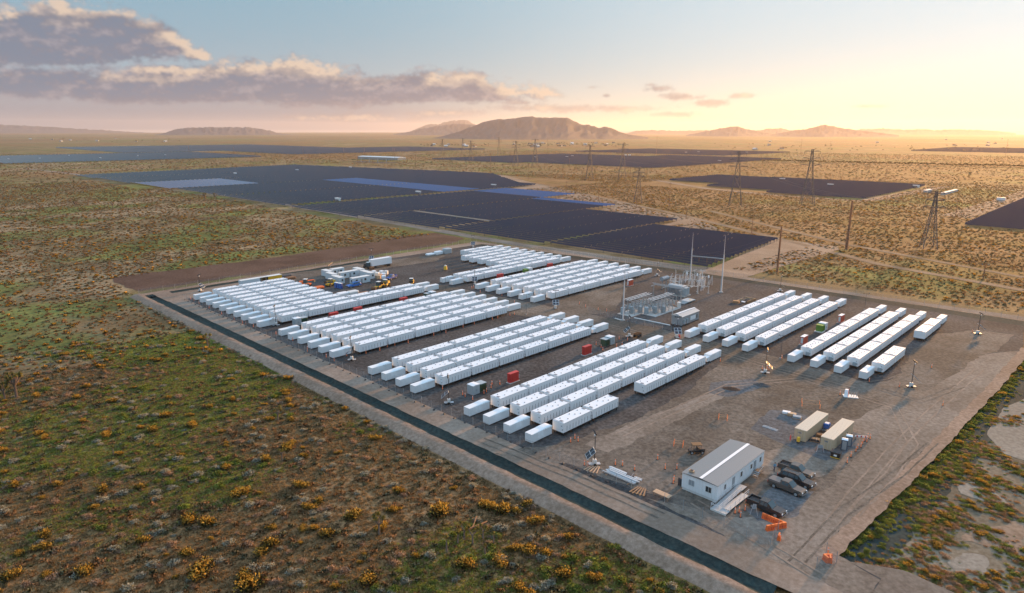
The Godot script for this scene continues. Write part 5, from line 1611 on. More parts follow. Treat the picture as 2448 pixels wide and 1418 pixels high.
		for k in 3:
			var s := Shape.new()
			insulator(s, Vector3(-1.8 + k * 1.8, 2.85, 0), Vector3(-1.8 + k * 1.8, 4.4, 0), 0.13)
			insulator(s, Vector3(-1.8 + k * 1.8, 2.85, -1.4), Vector3(-1.8 + k * 1.8, 4.4, -1.4), 0.13)
			part(t, "insulator_post", s.done(), M.offwhite)
			part(t, "blade", rod_mesh(Vector3(-1.8 + k * 1.8, 4.4, 0), Vector3(-1.4 + k * 1.8, 5.7 - 0.3 * k, -0.9), 0.06), M.panel_frame)
	for q in [[1641, 657, "white-capped instrument post at the back of the switchyard"], [1666, 661, "white-capped instrument post between two bent arms"], [1693, 666, "white-capped instrument post nearest the right mast"]]:
		var p := G(q[0], q[1] + 14)
		var t := thing("instrument_post", q[2], "instrument post", p, 0.0, "instrument posts of the substation")
		part(t, "post", rod_mesh(Vector3.ZERO, Vector3(0, 2.8, 0), 0.14, -1.0, 6), M.galv)
		part(t, "head", rod_mesh(Vector3(0, 2.8, 0), Vector3(0, 3.8, 0), 0.35, 0.3, 8), M.white)
		part(t, "arm", rod_mesh(Vector3(0.9, 0, 0.4), Vector3(1.4, 3.9, -0.3), 0.08), M.panel_frame)
		part(t, "arm", rod_mesh(Vector3(2.0, 0, 0.4), Vector3(1.4, 3.9, -0.3), 0.08), M.panel_frame)
	rng.seed = 44
	for k in 22:
		var p := G(rng.randf_range(1600, 1695), rng.randf_range(668, 702))
		var t := thing("bus_support", "thin pale insulator post among the disconnect switches", "insulator post", p, rng.randf() * 3.0, "thin insulator posts of the switchyard")
		var h := rng.randf_range(2.6, 4.6)
		part(t, "post", rod_mesh(Vector3.ZERO, Vector3(0, h, 0), 0.09, 0.07, 6), M.panel_frame)
		var s := Shape.new()
		insulator(s, Vector3(0, h, 0), Vector3(0, h + 1.3, 0), 0.12)
		part(t, "insulator", s.done(), M.offwhite)
		part(t, "tube", rod_mesh(Vector3(-1.4, h + 1.35, 0), Vector3(1.6, h + 1.35, 0), 0.05), M.panel_frame)
	# low kerb wall, trench lids and loose material
	single("concrete_kerb", rod_mesh(G(1516, 761) + Vector3(0, 0.15, 0), G(1602, 779) + Vector3(0, 0.15, 0), 0.22, -1.0, 4), M.offwhite, "pale concrete kerb along the substation edge", "kerb")
	single("concrete_kerb", rod_mesh(G(1470, 762) + Vector3(0, 0.12, 0), G(1484, 766) + Vector3(0, 0.12, 0), 0.2, -1.0, 4), M.offwhite, "short pale kerb left of the tall mast", "kerb")
	var fl := thing("slab_stack", "flat stack of grey-blue steel plates beside the main transformer", "steel plates", G(1640, 722), 0.0)
	for k in 4:
		part(fl, "plate", box(Vector3(3.4, 0.12, 8.0 - k), Vector3(0.15 * k, 0.2 + 0.18 * k, -0.2 * k)), M.cabinet)
	single("mooring_ball", rod_mesh(Vector3(0, 0, 0), Vector3(0, 0.9, 0), 0.55, 0.35, 9), M.yellow, "yellow equipment cover beside the steel plates", "cover", G(1650, 722))
	var bx := thing("relay_box", "white upright relay box beside the steel plates", "box", G(1623, 736), 0.0)
	part(bx, "body", chamfer_box(Vector3(1.1, 2.0, 1.1), 0.06, Vector3(0, 1.1, 0)), M.offwhite)
	part(bx, "base", box(Vector3(1.2, 0.2, 1.2), Vector3(0, 0.1, 0)), M.concrete)
	var st := thing("timber_frame", "open timber stair frame behind the white relay box", "timber", G(1612, 732), 0.0)
	for k in 4:
		part(st, "board", box(Vector3(2.2, 0.12, 0.3), Vector3(0, 0.4 + k * 0.45, -k * 0.4)), M.wood_pale)
	for x in [-1.1, 1.1]:
		part(st, "bearer", box(Vector3(0.12, 0.2, 2.4), Vector3(x, 0.9, -0.6), Basis(Vector3(1, 0, 0), 0.75)), M.wood)
	# timber crates with rebar beyond the control building
	var cr := thing("crate_stack", "heap of timber crates and dark steel behind the control building", "crates", G(1782, 722), 0.0)
	part(cr, "crate_wall", box(Vector3(0.15, 1.0, 7.0), Vector3(1.8, 0.5, -1.0)), M.wood)
	part(cr, "crate_wall", box(Vector3(4.0, 0.9, 0.15), Vector3(0.0, 0.45, -4.3)), M.wood_pale)
	part(cr, "crate_wall", box(Vector3(0.15, 0.8, 5.0), Vector3(-2.0, 0.4, 0.5)), M.wood_pale)
	part(cr, "crate_wall", box(Vector3(2.2, 0.8, 1.6), Vector3(-1.9, 0.4, 3.6), Basis(Vector3(0, 1, 0), 0.3)), M.wood)
	for k in 9:
		part(cr, "steel_bar", rod_mesh(Vector3(-1.2 + 0.3 * k, 0.3, 1.5), Vector3(-0.8 + 0.25 * k, 0.6 + 0.1 * (k % 3), -3.2), 0.09), M.dark)
	part(cr, "white_cover", chamfer_box(Vector3(1.4, 0.3, 0.9), 0.05, Vector3(0.2, 0.5, 2.2)), M.white)
	var br := thing("red_barrel", "red barrel and cone standing by the leaning light tower", "barrel", G(1621, 806), 0.0)
	part(br, "barrel", rod_mesh(Vector3.ZERO, Vector3(0, 1.1, 0), 0.45, 0.4, 10), M.red2)
	part(br, "cone", rod_mesh(Vector3(0.7, 0, 0.3), Vector3(0.7, 1.2, 0.3), 0.3, 0.05, 8), M.red)
	fence_run([G(1405, 745), G(1500, 770), G(1605, 792)], 1.8, 3.0, "low wire fence along the substation front")
	var dk := thing("cable_drum_rack", "dark cable rack beside the crossing road", "rack", G(1524, 806), 0.0)
	part(dk, "deck", box(Vector3(1.6, 0.15, 2.4), Vector3(0, 0.8, 0)), M.dark)
	for k in 5:
		part(dk, "rail", box(Vector3(1.5, 0.5, 0.08), Vector3(0, 1.1, -1.0 + k * 0.5)), M.brown)
	for x in [-0.7, 0.7]:
		part(dk, "leg", box(Vector3(0.12, 0.8, 2.2), Vector3(x, 0.4, 0)), M.black)

func wire(s: Shape, a: Vector3, b: Vector3, sag: float, r: float) -> void:
	var n := 14
	var last := a
	for k in range(1, n + 1):
		var t := float(k) / n
		var p := a.lerp(b, t) - Vector3(0, sag * 4.0 * t * (1.0 - t), 0)
		rod(s, last, p, r, -1.0, 4)
		last = p

# ---------------------------------------------------------------- construction camp
func cabin(at: Vector3, L: float, turn: float, label: String, m: Material = null) -> Node3D:
	var t := thing("site_cabin", label, "site cabin", at, turn, "pale site cabins round the camp court")
	part(t, "wall", box(Vector3(2.4, 2.5, L), Vector3(0, 1.4, 0)), m if m else M.pane_wall)
	part(t, "roof", box(Vector3(2.5, 0.12, L + 0.1), Vector3(0, 2.71, 0)), M.offwhite)
	for k in 2:
		var w := part(t, "window", box(Vector3(0.05, 0.9, 0.9), Vector3(1.22, 1.6, L * 0.28 - k * L * 0.5)), M.window)
		part(w, "frame", box(Vector3(0.04, 0.06, 1.0), Vector3(1.24, 1.12, L * 0.28 - k * L * 0.5)), M.white)
	part(t, "door", box(Vector3(0.05, 1.9, 0.85), Vector3(1.22, 1.15, 0)), M.grey)
	part(t, "end_window", box(Vector3(0.8, 0.8, 0.05), Vector3(0.2, 1.6, L * 0.5 + 0.02)), M.window)
	part(t, "skid", box(Vector3(2.2, 0.16, L - 0.2), Vector3(0, 0.08, 0)), M.dark)
	return t

func machine(called: String, at: Vector3, turn: float, paint: Material, label: String, category: String, boom: bool) -> void:
	var t := thing(called, label, category, at, turn)
	part(t, "chassis", loft([[-2.4, 0.6, 1.3, 0.9, 0.8], [2.4, 0.6, 1.2, 0.9, 0.8]]), paint)
	part(t, "engine_cover", loft([[-2.4, 1.3, 2.0, 0.8, 0.7], [-0.6, 1.3, 2.1, 0.8, 0.7]]), paint)
	part(t, "cab", loft([[-0.5, 1.2, 2.9, 0.75, 0.65], [0.9, 1.2, 2.9, 0.75, 0.65]]), M.car_glass)
	part(t, "cab_roof", box(Vector3(1.5, 0.1, 1.6), Vector3(0, 2.95, 0.2)), M.offwhite)
	for x in [-0.95, 0.95]:
		for z in [-1.6, 1.6]:
			part(t, "wheel", rod_mesh(Vector3(x - 0.22, 0.65, z), Vector3(x + 0.22, 0.65, z), 0.65, -1.0, 12), M.rubber)
	if boom:
		part(t, "boom", rod_mesh(Vector3(0.6, 1.8, -1.5), Vector3(0.6, 2.6, 3.6), 0.22, 0.16, 4), paint)
		part(t, "fork", box(Vector3(1.3, 0.9, 0.2), Vector3(0.3, 2.2, 3.9)), M.black)
	else:
		part(t, "drum", rod_mesh(Vector3(-1.0, 0.7, 3.0), Vector3(1.0, 0.7, 3.0), 0.7, -1.0, 14), M.brown)

func camp() -> void:
	M.pane_wall = mat(0.55, 0.62, 0.66, 0.6)
	var cabins := [[783, 661, 6.0, PI / 2, "pale cabin behind the white pickup at the camp"], [808, 676, 6.6, PI / 2, "pale cabin row closing the camp court beside the blue toilets"], [793, 668, 6.0, PI / 2, "pale cabin next to the yellow forklift"], [834, 663, 9.0, 0.0, "long pale cabin at the back of the camp court"], [858, 656, 6.0, PI / 2, "pale cabin at the back corner of the camp court"], [878, 664, 8.0, PI / 2, "pale cabin beside the wrapped white pallets"], [861, 677, 8.4, 0.0, "pale cabin at the front of the camp court by the blue car"], [806, 656, 6.0, 0.0, "white roofed store beside the white pickup"]]
	for q in cabins:
		cabin(G(q[0], q[1]), q[2], q[3], q[4])
	car("pickup", M.white, G(795, 655), 0.3, "white pickup truck parked behind the camp cabins", "pickup truck")
	car("suv", M.blue2, G(846, 686), 0.0, "bright blue car parked before the front camp cabin", "car")
	car("pickup", M.blue, G(936, 667), 0.4, "dark blue pickup truck beside the wrapped white pallets", "pickup truck")
	# white box trailer with tractor
	var tr := thing("box_trailer", "white box trailer standing at the edge of the camp", "trailer", G(910, 638), 0.0)
	part(tr, "box_body", box(Vector3(2.5, 2.9, 11.0), Vector3(0, 2.6, 0)), M.white)
	part(tr, "roof", box(Vector3(2.55, 0.08, 11.1), Vector3(0, 4.08, 0)), M.roof_white)
	part(tr, "chassis", box(Vector3(1.2, 0.4, 10.0), Vector3(0, 0.95, 0)), M.black)
	for x in [-1.0, 1.0]:
		for z in [-3.2, -4.3, 3.6]:
			part(tr, "wheel", rod_mesh(Vector3(x - 0.15, 0.5, z), Vector3(x + 0.15, 0.5, z), 0.5, -1.0, 12), M.rubber)
	machine("tractor", G(880, 642), PI / 2, M.dumpster, "dark tractor parked in front of the white box trailer", "tractor", false)
	machine("telehandler", G(791, 683), 0.4, M.yellow, "yellow and black forklift beside the blue portable toilets", "forklift", true)
	machine("road_grader", G(922, 685), 0.5, M.yellow, "large yellow grader behind the long container row", "grader", true)
	machine("road_roller", G(906, 690), 0.3, M.yellow, "brown and yellow roller beside the grader", "roller", false)
	machine("telehandler", G(984, 682), 0.8, M.yellow, "yellow loader at the inner end of the long container row", "loader", true)
	machine("telehandler", G(730, 684), 2.2, M.orange, "orange lift behind the short container rows", "lift", true)
	for q in [[804, 688, "blue portable toilet at the end of the camp row"], [810, 689, "blue portable toilet in the middle of the camp row"], [815, 690, "blue portable toilet next to the cabin window"]]:
		var c := thing("portable_toilet", q[2], "portable toilet", G(q[0], q[1]), 0.3, "blue portable toilets at the camp")
		part(c, "cabin", chamfer_box(Vector3(1.15, 2.1, 1.15), 0.08, Vector3(0, 1.1, 0)), M.blue)
		part(c, "roof", loft([[0.6, 2.15, 2.2, 0.6, 0.6], [0.0, 2.15, 2.36, 0.6, 0.5], [-0.6, 2.15, 2.2, 0.6, 0.6]]), M.white)
		part(c, "door", box(Vector3(0.8, 1.8, 0.04), Vector3(0, 1.05, 0.59)), M.blue2)
	var k := 0
	for q in [[894, 656], [902, 660], [909, 664], [917, 662], [912, 656], [923, 656], [905, 667], [917, 668]]:
		var t := thing("wrapped_pallet", "pale wrapped pallet heaped beside the dark blue pickup", "pallet", G(q[0], q[1]), 0.4 * k, "wrapped pallets at the camp")
		part(t, "load", chamfer_box(Vector3(1.7, 1.5, 1.7), 0.2, Vector3(0, 0.95, 0)), [M.white, M.offwhite, M.wood_pale, M.white][k % 4])
		part(t, "pallet", box(Vector3(1.6, 0.18, 1.6), Vector3(0, 0.09, 0)), M.wood)
		k += 1
	for q in [[819, 709, M.white, "white box lying behind the short container rows"], [843, 705, M.offwhite, "grey flat crate between the white box and the long rows"], [1069, 606, M.cabinet, "grey-blue humped cover at the far pad edge"], [1048, 608, M.white, "white block on the far pad edge"], [1028, 610, M.white, "white slab on the far pad edge"], [870, 704, M.brown, "rusty crate behind the long rows"], [693, 667, M.brown, "rusty scrap heap behind the short rows"], [760, 690, M.orange, "orange safety mesh roll behind the short rows"], [684, 662, M.dark, "dark scrap heap behind the yellow trailer"]]:
		var t := thing("site_crate", q[3], "crate", G(q[0], q[1]), 0.0)
		var sz := Vector3(2.6, 1.5, 4.5) if q[0] != 1069 else Vector3(3.2, 2.6, 4.2)
		if q[0] in [1028, 870, 693, 760, 684]: sz.y = 0.8
		part(t, "body", chamfer_box(sz, 0.3, Vector3(0, sz.y * 0.5 + 0.15, 0)), q[2])
		part(t, "skid", box(Vector3(sz.x * 0.9, 0.16, sz.z * 0.9), Vector3(0, 0.08, 0)), M.dark)
	# trailers along the boundary ditch
	for q in [[600, 680, M.pane_wall, 11.5, "grey-blue trailer along the boundary ditch"], [634, 672, M.yellow, 9.5, "yellow trailer along the boundary ditch"]]:
		var p := G(q[0], q[1])
		var t := thing("cargo_trailer", q[4], "trailer", Vector3(-262.8, 0, p.z), 0.0)
		part(t, "body", box(Vector3(2.4, 2.3, q[3]), Vector3(0, 1.75, 0)), q[2])
		part(t, "roof", box(Vector3(2.45, 0.08, q[3] + 0.05), Vector3(0, 2.95, 0)), M.offwhite)
		for i in 6:
			part(t, "side_rib", box(Vector3(0.05, 2.1, 0.1), Vector3(1.21, 1.75, q[3] * (0.42 - i * 0.168))), q[2])
		for x in [-0.9, 0.9]:
			for z in [-1.0, 0.2]:
				part(t, "wheel", rod_mesh(Vector3(x - 0.12, 0.42, z), Vector3(x + 0.12, 0.42, z), 0.42, -1.0, 12), M.rubber)
		part(t, "chassis", box(Vector3(1.4, 0.2, q[3] - 0.4), Vector3(0, 0.52, 0)), M.black)
	var wb := thing("wind_sock_board", "tilted orange board on a post at the boundary fence", "sign", G(790, 640), 0.3)
	part(wb, "post", rod_mesh(Vector3.ZERO, Vector3(0, 1.6, 0), 0.06), M.galv)
	part(wb, "board", box(Vector3(0.1, 0.4, 3.2), Vector3(0, 1.7, 0), Basis(Vector3(1, 0, 0), 0.3)), M.wood_pale)
	var mk := thing("yellow_tank", "small yellow and white tank on the bare gravel", "tank", G(1065, 646), 0.0)
	part(mk, "tank", rod_mesh(Vector3(0, 0.3, 0), Vector3(0, 2.0, 0), 0.8, 0.7, 10), M.yellow)
	part(mk, "lid", rod_mesh(Vector3(0, 2.0, 0), Vector3(0, 2.4, 0), 0.6, 0.3, 10), M.offwhite)

# ---------------------------------------------------------------- power lines
func wood_pole(base_px: float, base_py: float, top_py: float, r: float, label: String, arm := true) -> void:
	var b := G(base_px, base_py, LOW)
	var h := rise(b, top_py)
	var t := thing("utility_pole", label, "utility pole", b, 0.4, "wooden utility poles across the plain")
	part(t, "pole", rod_mesh(Vector3.ZERO, Vector3(0, h, 0), r, r * 0.65, 8), M.pole)
	if arm:
		part(t, "cross_arm", box(Vector3(2.6, 0.2, 0.2), Vector3(0, h - 1.0, 0)), M.pole)
		for x in [-1.2, 0.0, 1.2]:
			part(t, "insulator", rod_mesh(Vector3(x, h - 0.9, 0), Vector3(x, h - 0.4, 0), 0.1, 0.07), M.grey)

func lattice(h: float, w: float) -> ArrayMesh:
	var s := Shape.new()
	var lv := [0.0, 0.3, 0.55, 0.72, 0.86, 1.0]
	var hw := func(t: float) -> float: return w * (0.5 * pow(1.0 - t, 1.4) + 0.07)
	for i in lv.size() - 1:
		var a: float = hw.call(lv[i])
		var b: float = hw.call(lv[i + 1])
		var y0: float = lv[i] * h
		var y1: float = lv[i + 1] * h
		for c in [[1, 1, -1, 1], [-1, 1, -1, -1], [-1, -1, 1, -1], [1, -1, 1, 1]]:
			rod(s, Vector3(c[0] * a, y0, c[1] * a), Vector3(c[0] * b, y1, c[1] * b), 0.2, -1.0, 4)
			rod(s, Vector3(c[0] * a, y0, c[1] * a), Vector3(c[2] * b, y1, c[3] * b), 0.1, -1.0, 3)
			rod(s, Vector3(c[2] * a, y0, c[3] * a), Vector3(c[0] * b, y1, c[1] * b), 0.1, -1.0, 3)
			rod(s, Vector3(c[0] * b, y1, c[1] * b), Vector3(c[2] * b, y1, c[3] * b), 0.08, -1.0, 3)
	return s.done()

func pylon(base_px: float, base_py: float, top_py: float, label: String) -> Vector3:
	var b := G(base_px, base_py, LOW)
	var h := clampf(rise(b, top_py), 25.0, 60.0)
	var t := thing("lattice_pylon", label, "pylon", b, deg_to_rad(30.0), "steel lattice pylons crossing the plain")
	part(t, "tower", lattice(h, h * 0.2), M.pylon)
	for k in 3:
		var y := h * (0.72 + 0.12 * k)
		var L := h * (0.17 - 0.02 * k)
		var s := Shape.new()
		for sgn in [-1, 1]:
			rod(s, Vector3(0, y, 0.4), Vector3(sgn * L, y + 0.4, 0), 0.2, -1.0, 3)
			rod(s, Vector3(0, y, -0.4), Vector3(sgn * L, y + 0.4, 0), 0.2, -1.0, 3)
			rod(s, Vector3(0, y + 1.6, 0), Vector3(sgn * L, y + 0.4, 0), 0.1, -1.0, 3)
			insulator(s, Vector3(sgn * L, y + 0.4, 0), Vector3(sgn * L, y - 2.0, 0), 0.2)
		part(t, "cross_arm", s.done(), M.pylon)
	return b + Vector3(0, h * 0.8, 0)

func lines() -> void:
	M.pylon = mat(0.12, 0.115, 0.12, 0.6, 0.2)
	wood_pole(1858, 650, 541, 0.5, "thick brown pole next to the back road", false)
	wood_pole(2024, 596, 480, 0.75, "tallest thick brown pole standing in the orange scrub", false)
	wood_pole(2019, 603, 548, 0.14, "thin post right beside the tallest brown pole")
	for p in [[741, 391, 366], [872, 379, 350], [940, 379, 348], [944, 383, 355], [856, 397, 371], [994, 402, 369], [1173, 412, 366], [725, 371, 353], [822, 370, 352], [1264, 430, 389], [1391, 460, 409], [1599, 503, 436], [1797, 558, 512], [1354, 457, 433], [1431, 479, 454], [1521, 497, 471], [1640, 523, 499], [1507, 416, 400], [1569, 368, 326], [1309, 367, 329], [1361, 399, 379], [2118, 498, 462], [2284, 520, 479], [2117, 431, 394], [2014, 423, 403], [1914, 368, 332], [1984, 359, 337], [2403, 376, 333], [2350, 669, 628], [138, 372, 355], [452, 366, 345], [560, 371, 352]]:
		wood_pole(p[0], p[1], p[2], 0.26 if p[1] > 420 else 0.4, "slender dark pole in the %s" % ("scrub beside the solar fields" if p[1] > 400 else "far plain beyond the solar fields"))
	var tops := []
	for p in [[1757, 493, 361, "lattice pylon in front of the small dark solar field"], [1929, 490, 357, "dark lattice pylon rising over the small solar field"], [2219, 594, 457, "faint lattice pylon nearest the back road in the scrub"], [1487, 432, 342, "dark lattice pylon in front of the long solar field"], [1409, 432, 347, "lattice pylon beside the dark pylon at the long solar field"], [1525, 485, 399, "faint short lattice pylon in the orange scrub"], [1279, 399, 332, "lattice pylon at the near end of the long solar field"], [1233, 397, 337, "slim lattice pylon at the near end of the long solar field"], [1058, 369, 333, "far lattice pylon beside the white warehouse"], [1107, 369, 331, "far lattice pylon below the brown hill's foot"], [1126, 384, 336, "far lattice pylon in front of its neighbours below the hill"], [1193, 369, 328, "far lattice pylon below the middle of the brown hill"]]:
		tops.append(pylon(p[0], p[1], p[2], p[3]))
	for pr in [[2, 0], [0, 4], [4, 7], [7, 10], [1, 3], [3, 6], [6, 11], [5, 7]]:
		var s := Shape.new()
		for o in [-5.0, 5.0]:
			wire(s, tops[pr[0]] + Vector3(o, 0, o * 0.4), tops[pr[1]] + Vector3(o, 0, o * 0.4), 8.0, 0.05)
		single("power_line", s.done(), M.pylon, "thin conductors strung between two lattice pylons", "power line", Vector3.ZERO, 0.0, "conductors between the pylons")

# ---------------------------------------------------------------- things far out on the plain
func far_things() -> void:
	var w := thing("warehouse", "long low white warehouse out beyond the solar fields", "building", G(912, 381, LOW), 0.15)
	part(w, "wall", box(Vector3(125, 5, 26), Vector3(0, 2.5, 0)), M.grey)
	part(w, "roof", loft([[13.5, 5.0, 5.2, 63, 63], [0.0, 5.0, 6.8, 63, 62], [-13.5, 5.0, 5.2, 63, 63]]), M.offwhite)
	for k in 8:
		part(w, "dock_door", box(Vector3(6, 4, 0.3), Vector3(-50 + k * 14, 2.0, 13.1)), M.grey)
	var sw := thing("distant_switchyard", "grey switchyard posts in front of the white warehouse", "switchyard", G(900, 388, LOW), 0.1)
	for k in 16:
		part(sw, "frame", box(Vector3(0.5, 7.0 + (k % 3), 0.5), Vector3(-48 + k * 6.4, 3.5, (k % 4) * 5.0)), M.galv)
	part(sw, "yard_slab", box(Vector3(110, 0.3, 30), Vector3(0, 0.15, 6)), M.gravel)
	for q in [[2270, 462, 60.0, "long pale shed row beside the right-hand solar field"], [2218, 459, 22.0, "short pale shed left of the long shed row"]]:
		var p := G(q[0], q[1], LOW)
		var t := thing("shed_row", q[3], "shed", p, 0.0)
		part(t, "wall", box(Vector3(3.0, 2.2, q[2]), Vector3(0, 1.1, 0)), M.cabinet)
		part(t, "roof", box(Vector3(3.4, 0.2, q[2] + 0.6), Vector3(0, 2.3, 0)), M.offwhite)
	# scattered farm houses and trees
	rng.seed = 91
	var hm: Mesh = Shape.new().add(box(Vector3(14, 4.5, 10), Vector3(0, 2.25, 0))).done()
	var rm: Mesh = loft([[5.6, 4.5, 4.7, 7.6, 7.6], [0.0, 4.5, 7.2, 7.6, 7.4], [-5.6, 4.5, 4.7, 7.6, 7.6]])
	var list := []
	for k in 20:
		list.append([rng.randf_range(1225, 1500), rng.randf_range(342, 353)])
	for k in 8:
		list.append([rng.randf_range(1000, 1160), rng.randf_range(346, 352)])
	for k in 8:
		list.append([rng.randf_range(60, 420), rng.randf_range(331, 341)])
	for k in 12:
		list.append([rng.randf_range(1700, 2440), rng.randf_range(330, 362)])
	for p in list:
		var t := thing("farm_house", "tiny pale house scattered on the hazy plain", "house", G(p[0], p[1], LOW), rng.randf() * 3.0, "tiny houses on the plain")
		part(t, "wall", hm, M.grey)
		part(t, "roof", rm, [M.offwhite, M.grey, M.brown][rng.randi() % 3])
	# distant trees
	var tm := []
	for v in 4: tm.append(leaf_ball(70, Vector3(3.0, 2.6, 3.0), 0.9, [Color(0.05, 0.05, 0.02), Color(0.08, 0.07, 0.03)], 700 + v, 2.2))
	var spots := []
	for k in 110: spots.append([rng.randf_range(1225, 1500), rng.randf_range(343, 352), 1])
	for k in 40: spots.append([rng.randf_range(1000, 1170), rng.randf_range(345, 351), 1])
	for k in 30: spots.append([rng.randf_range(60, 430), rng.randf_range(331, 342), 1])
	for k in 60: spots.append([rng.randf_range(1650, 2420), rng.randf_range(345, 363), 1])
	for s in spots:
		single("far_tree", tm[rng.randi() % 4], M.leaf, "tiny dark tree among the houses on the plain", "tree", G(s[0], s[1], LOW), rng.randf() * 6.0, "tiny trees on the plain", "thing").scale = Vector3.ONE * rng.randf_range(0.8, 1.6)
	# tree belt along a field edge on the right
	var mm := MultiMesh.new()
	mm.transform_format = MultiMesh.TRANSFORM_3D
	mm.mesh = tm[0]
	mm.instance_count = 360
	for k in 360:
		var u := k / 360.0
		var p := G(lerpf(1820, 2470, u), lerpf(386, 401, u) + rng.randf_range(-1.0, 1.5), LOW)
		mm.set_instance_transform(k, Transform3D(Basis(Vector3.UP, rng.randf() * 6.0).scaled(Vector3.ONE * rng.randf_range(0.6, 1.2)), p))
	var mi := MultiMeshInstance3D.new()
	mi.name = "tree_belt"
	mi.multimesh = mm
	mi.material_override = M.leaf
	add_child(mi)
	meta(mi, "long dark belt of trees across the golden plain", "tree belt", "", "stuff")

# ---------------------------------------------------------------- plants
# small leaf faces through a dome; cols are linear
func leaf_ball(n: int, r: Vector3, leaf: float, cols: Array, seed_: int, lift := 0.0, top_cols: Array = [], top_from := 0.5, slim := 0.45) -> ArrayMesh:
	var g := RandomNumberGenerator.new()
	g.seed = seed_
	var st := SurfaceTool.new()
	st.begin(Mesh.PRIMITIVE_TRIANGLES)
	var lobes := []
	for k in 5: lobes.append(Vector3(g.randf_range(-0.45, 0.45), g.randf_range(0.0, 0.3), g.randf_range(-0.45, 0.45)))
	for k in n:
		var d := Vector3(g.randfn(), absf(g.randfn()) * 0.9, g.randfn()).normalized()
		var c: Vector3 = lobes[g.randi() % 5]
		var p := c + d * pow(g.randf(), 0.45) * g.randf_range(0.45, 0.72)
		p = Vector3(p.x * r.x, maxf(p.y, 0.02) * r.y + lift, p.z * r.z)
		var out := (d + Vector3(0, 0.5, 0) + Vector3(g.randfn(), g.randfn(), g.randfn()) * 0.5).normalized()
		var side := out.cross(Vector3(g.randfn(), g.randfn(), g.randfn())).normalized()
		var L := leaf * g.randf_range(0.6, 1.4)
		var col: Color
		if top_cols.size() and p.y - lift > r.y * top_from * g.randf_range(0.7, 1.2): col = top_cols[g.randi() % top_cols.size()]
		else: col = cols[g.randi() % cols.size()]
		var v := g.randf_range(0.75, 1.25)
		col = Color(col.r * v, col.g * v, col.b * v)
		var nn := side.cross(out)
		if nn.y < 0.0: nn = -nn
		for q in [p - side * L * slim, p + side * L * slim, p + out * L]:
			st.set_color(col)
			st.set_normal(nn)
			st.add_vertex(q)
	return st.commit()

func tuft(n: int, r: float, h: float, cols: Array, seed_: int) -> ArrayMesh:
	var g := RandomNumberGenerator.new()
	g.seed = seed_
	var st := SurfaceTool.new()
	st.begin(Mesh.PRIMITIVE_TRIANGLES)
	for k in n:
		var a := g.randf() * TAU
		var b := Vector3(cos(a), 0, sin(a)) * r * sqrt(g.randf()) * 0.7
		var tip := b * 1.5 + Vector3(g.randfn() * r * 0.35, h * g.randf_range(0.5, 1.2), g.randfn() * r * 0.35)
		var side := Vector3(-sin(a), 0, cos(a)) * r * 0.12
		var col: Color = cols[g.randi() % cols.size()]
		var v := g.randf_range(0.75, 1.25)
		var nn := Vector3(cos(a), 0.7, sin(a)).normalized()
		for q in [b - side, b + side, tip]:
			st.set_color(Color(col.r * v, col.g * v, col.b * v))
			st.set_normal(nn)
			st.add_vertex(q)
	return st.commit()

# is a point of the open desert free of roads, fields and the yard?
func open_desert(x: float, z: float) -> bool:
	if x > -283.0 and x < -19.0 and z < -77.2 and z > -292.0: return false
	if x > -322.0 and x <= -283.0 and z < -80.0 and z > -262.0: return false
	if x > -24.0 and z < -77.0 and z > -245.0: return false
	if x > -1150.0 and x < -505.0 and z < -264.0 and z > -690.0: return false
	if x > -535.0 and x < -140.0 and z < -260.0 and z > -392.0: return false
	if x > -535.0 and x < -240.0 and z < -380.0 and z > -436.0: return false
	if x > -535.0 and x < -330.0 and z < -430.0 and z > -482.0: return false
	if x > -535.0 and x < -418.0 and z < -480.0 and z > -535.0: return false
	if x > -1130.0 and x < -800.0 and z < -246.0 and z >= -264.0: return false
	if x > -470.0 and x < -200.0 and z < -680.0 and z > -915.0: return false
	if x > -100.0 and z < -540.0 and z > -805.0: return false
	return true

func in_view(p: Vector3) -> bool:
	var d := p - Vector3(0, CAM_H, 0)
	var w := d.dot(cam_f)
	return w > 1.0 and absf(d.dot(cam_r) / w) < 0.80 and absf(d.dot(cam_u) / w) < 0.48

func on_track(x: float, z: float) -> bool:
	for L in tracks:
		for i in L.size() - 1:
			var q := Geometry2D.get_closest_point_to_segment(Vector2(x, z), L[i], L[i + 1])
			if q.distance_to(Vector2(x, z)) < 4.5: return true
	return false

var tracks := []

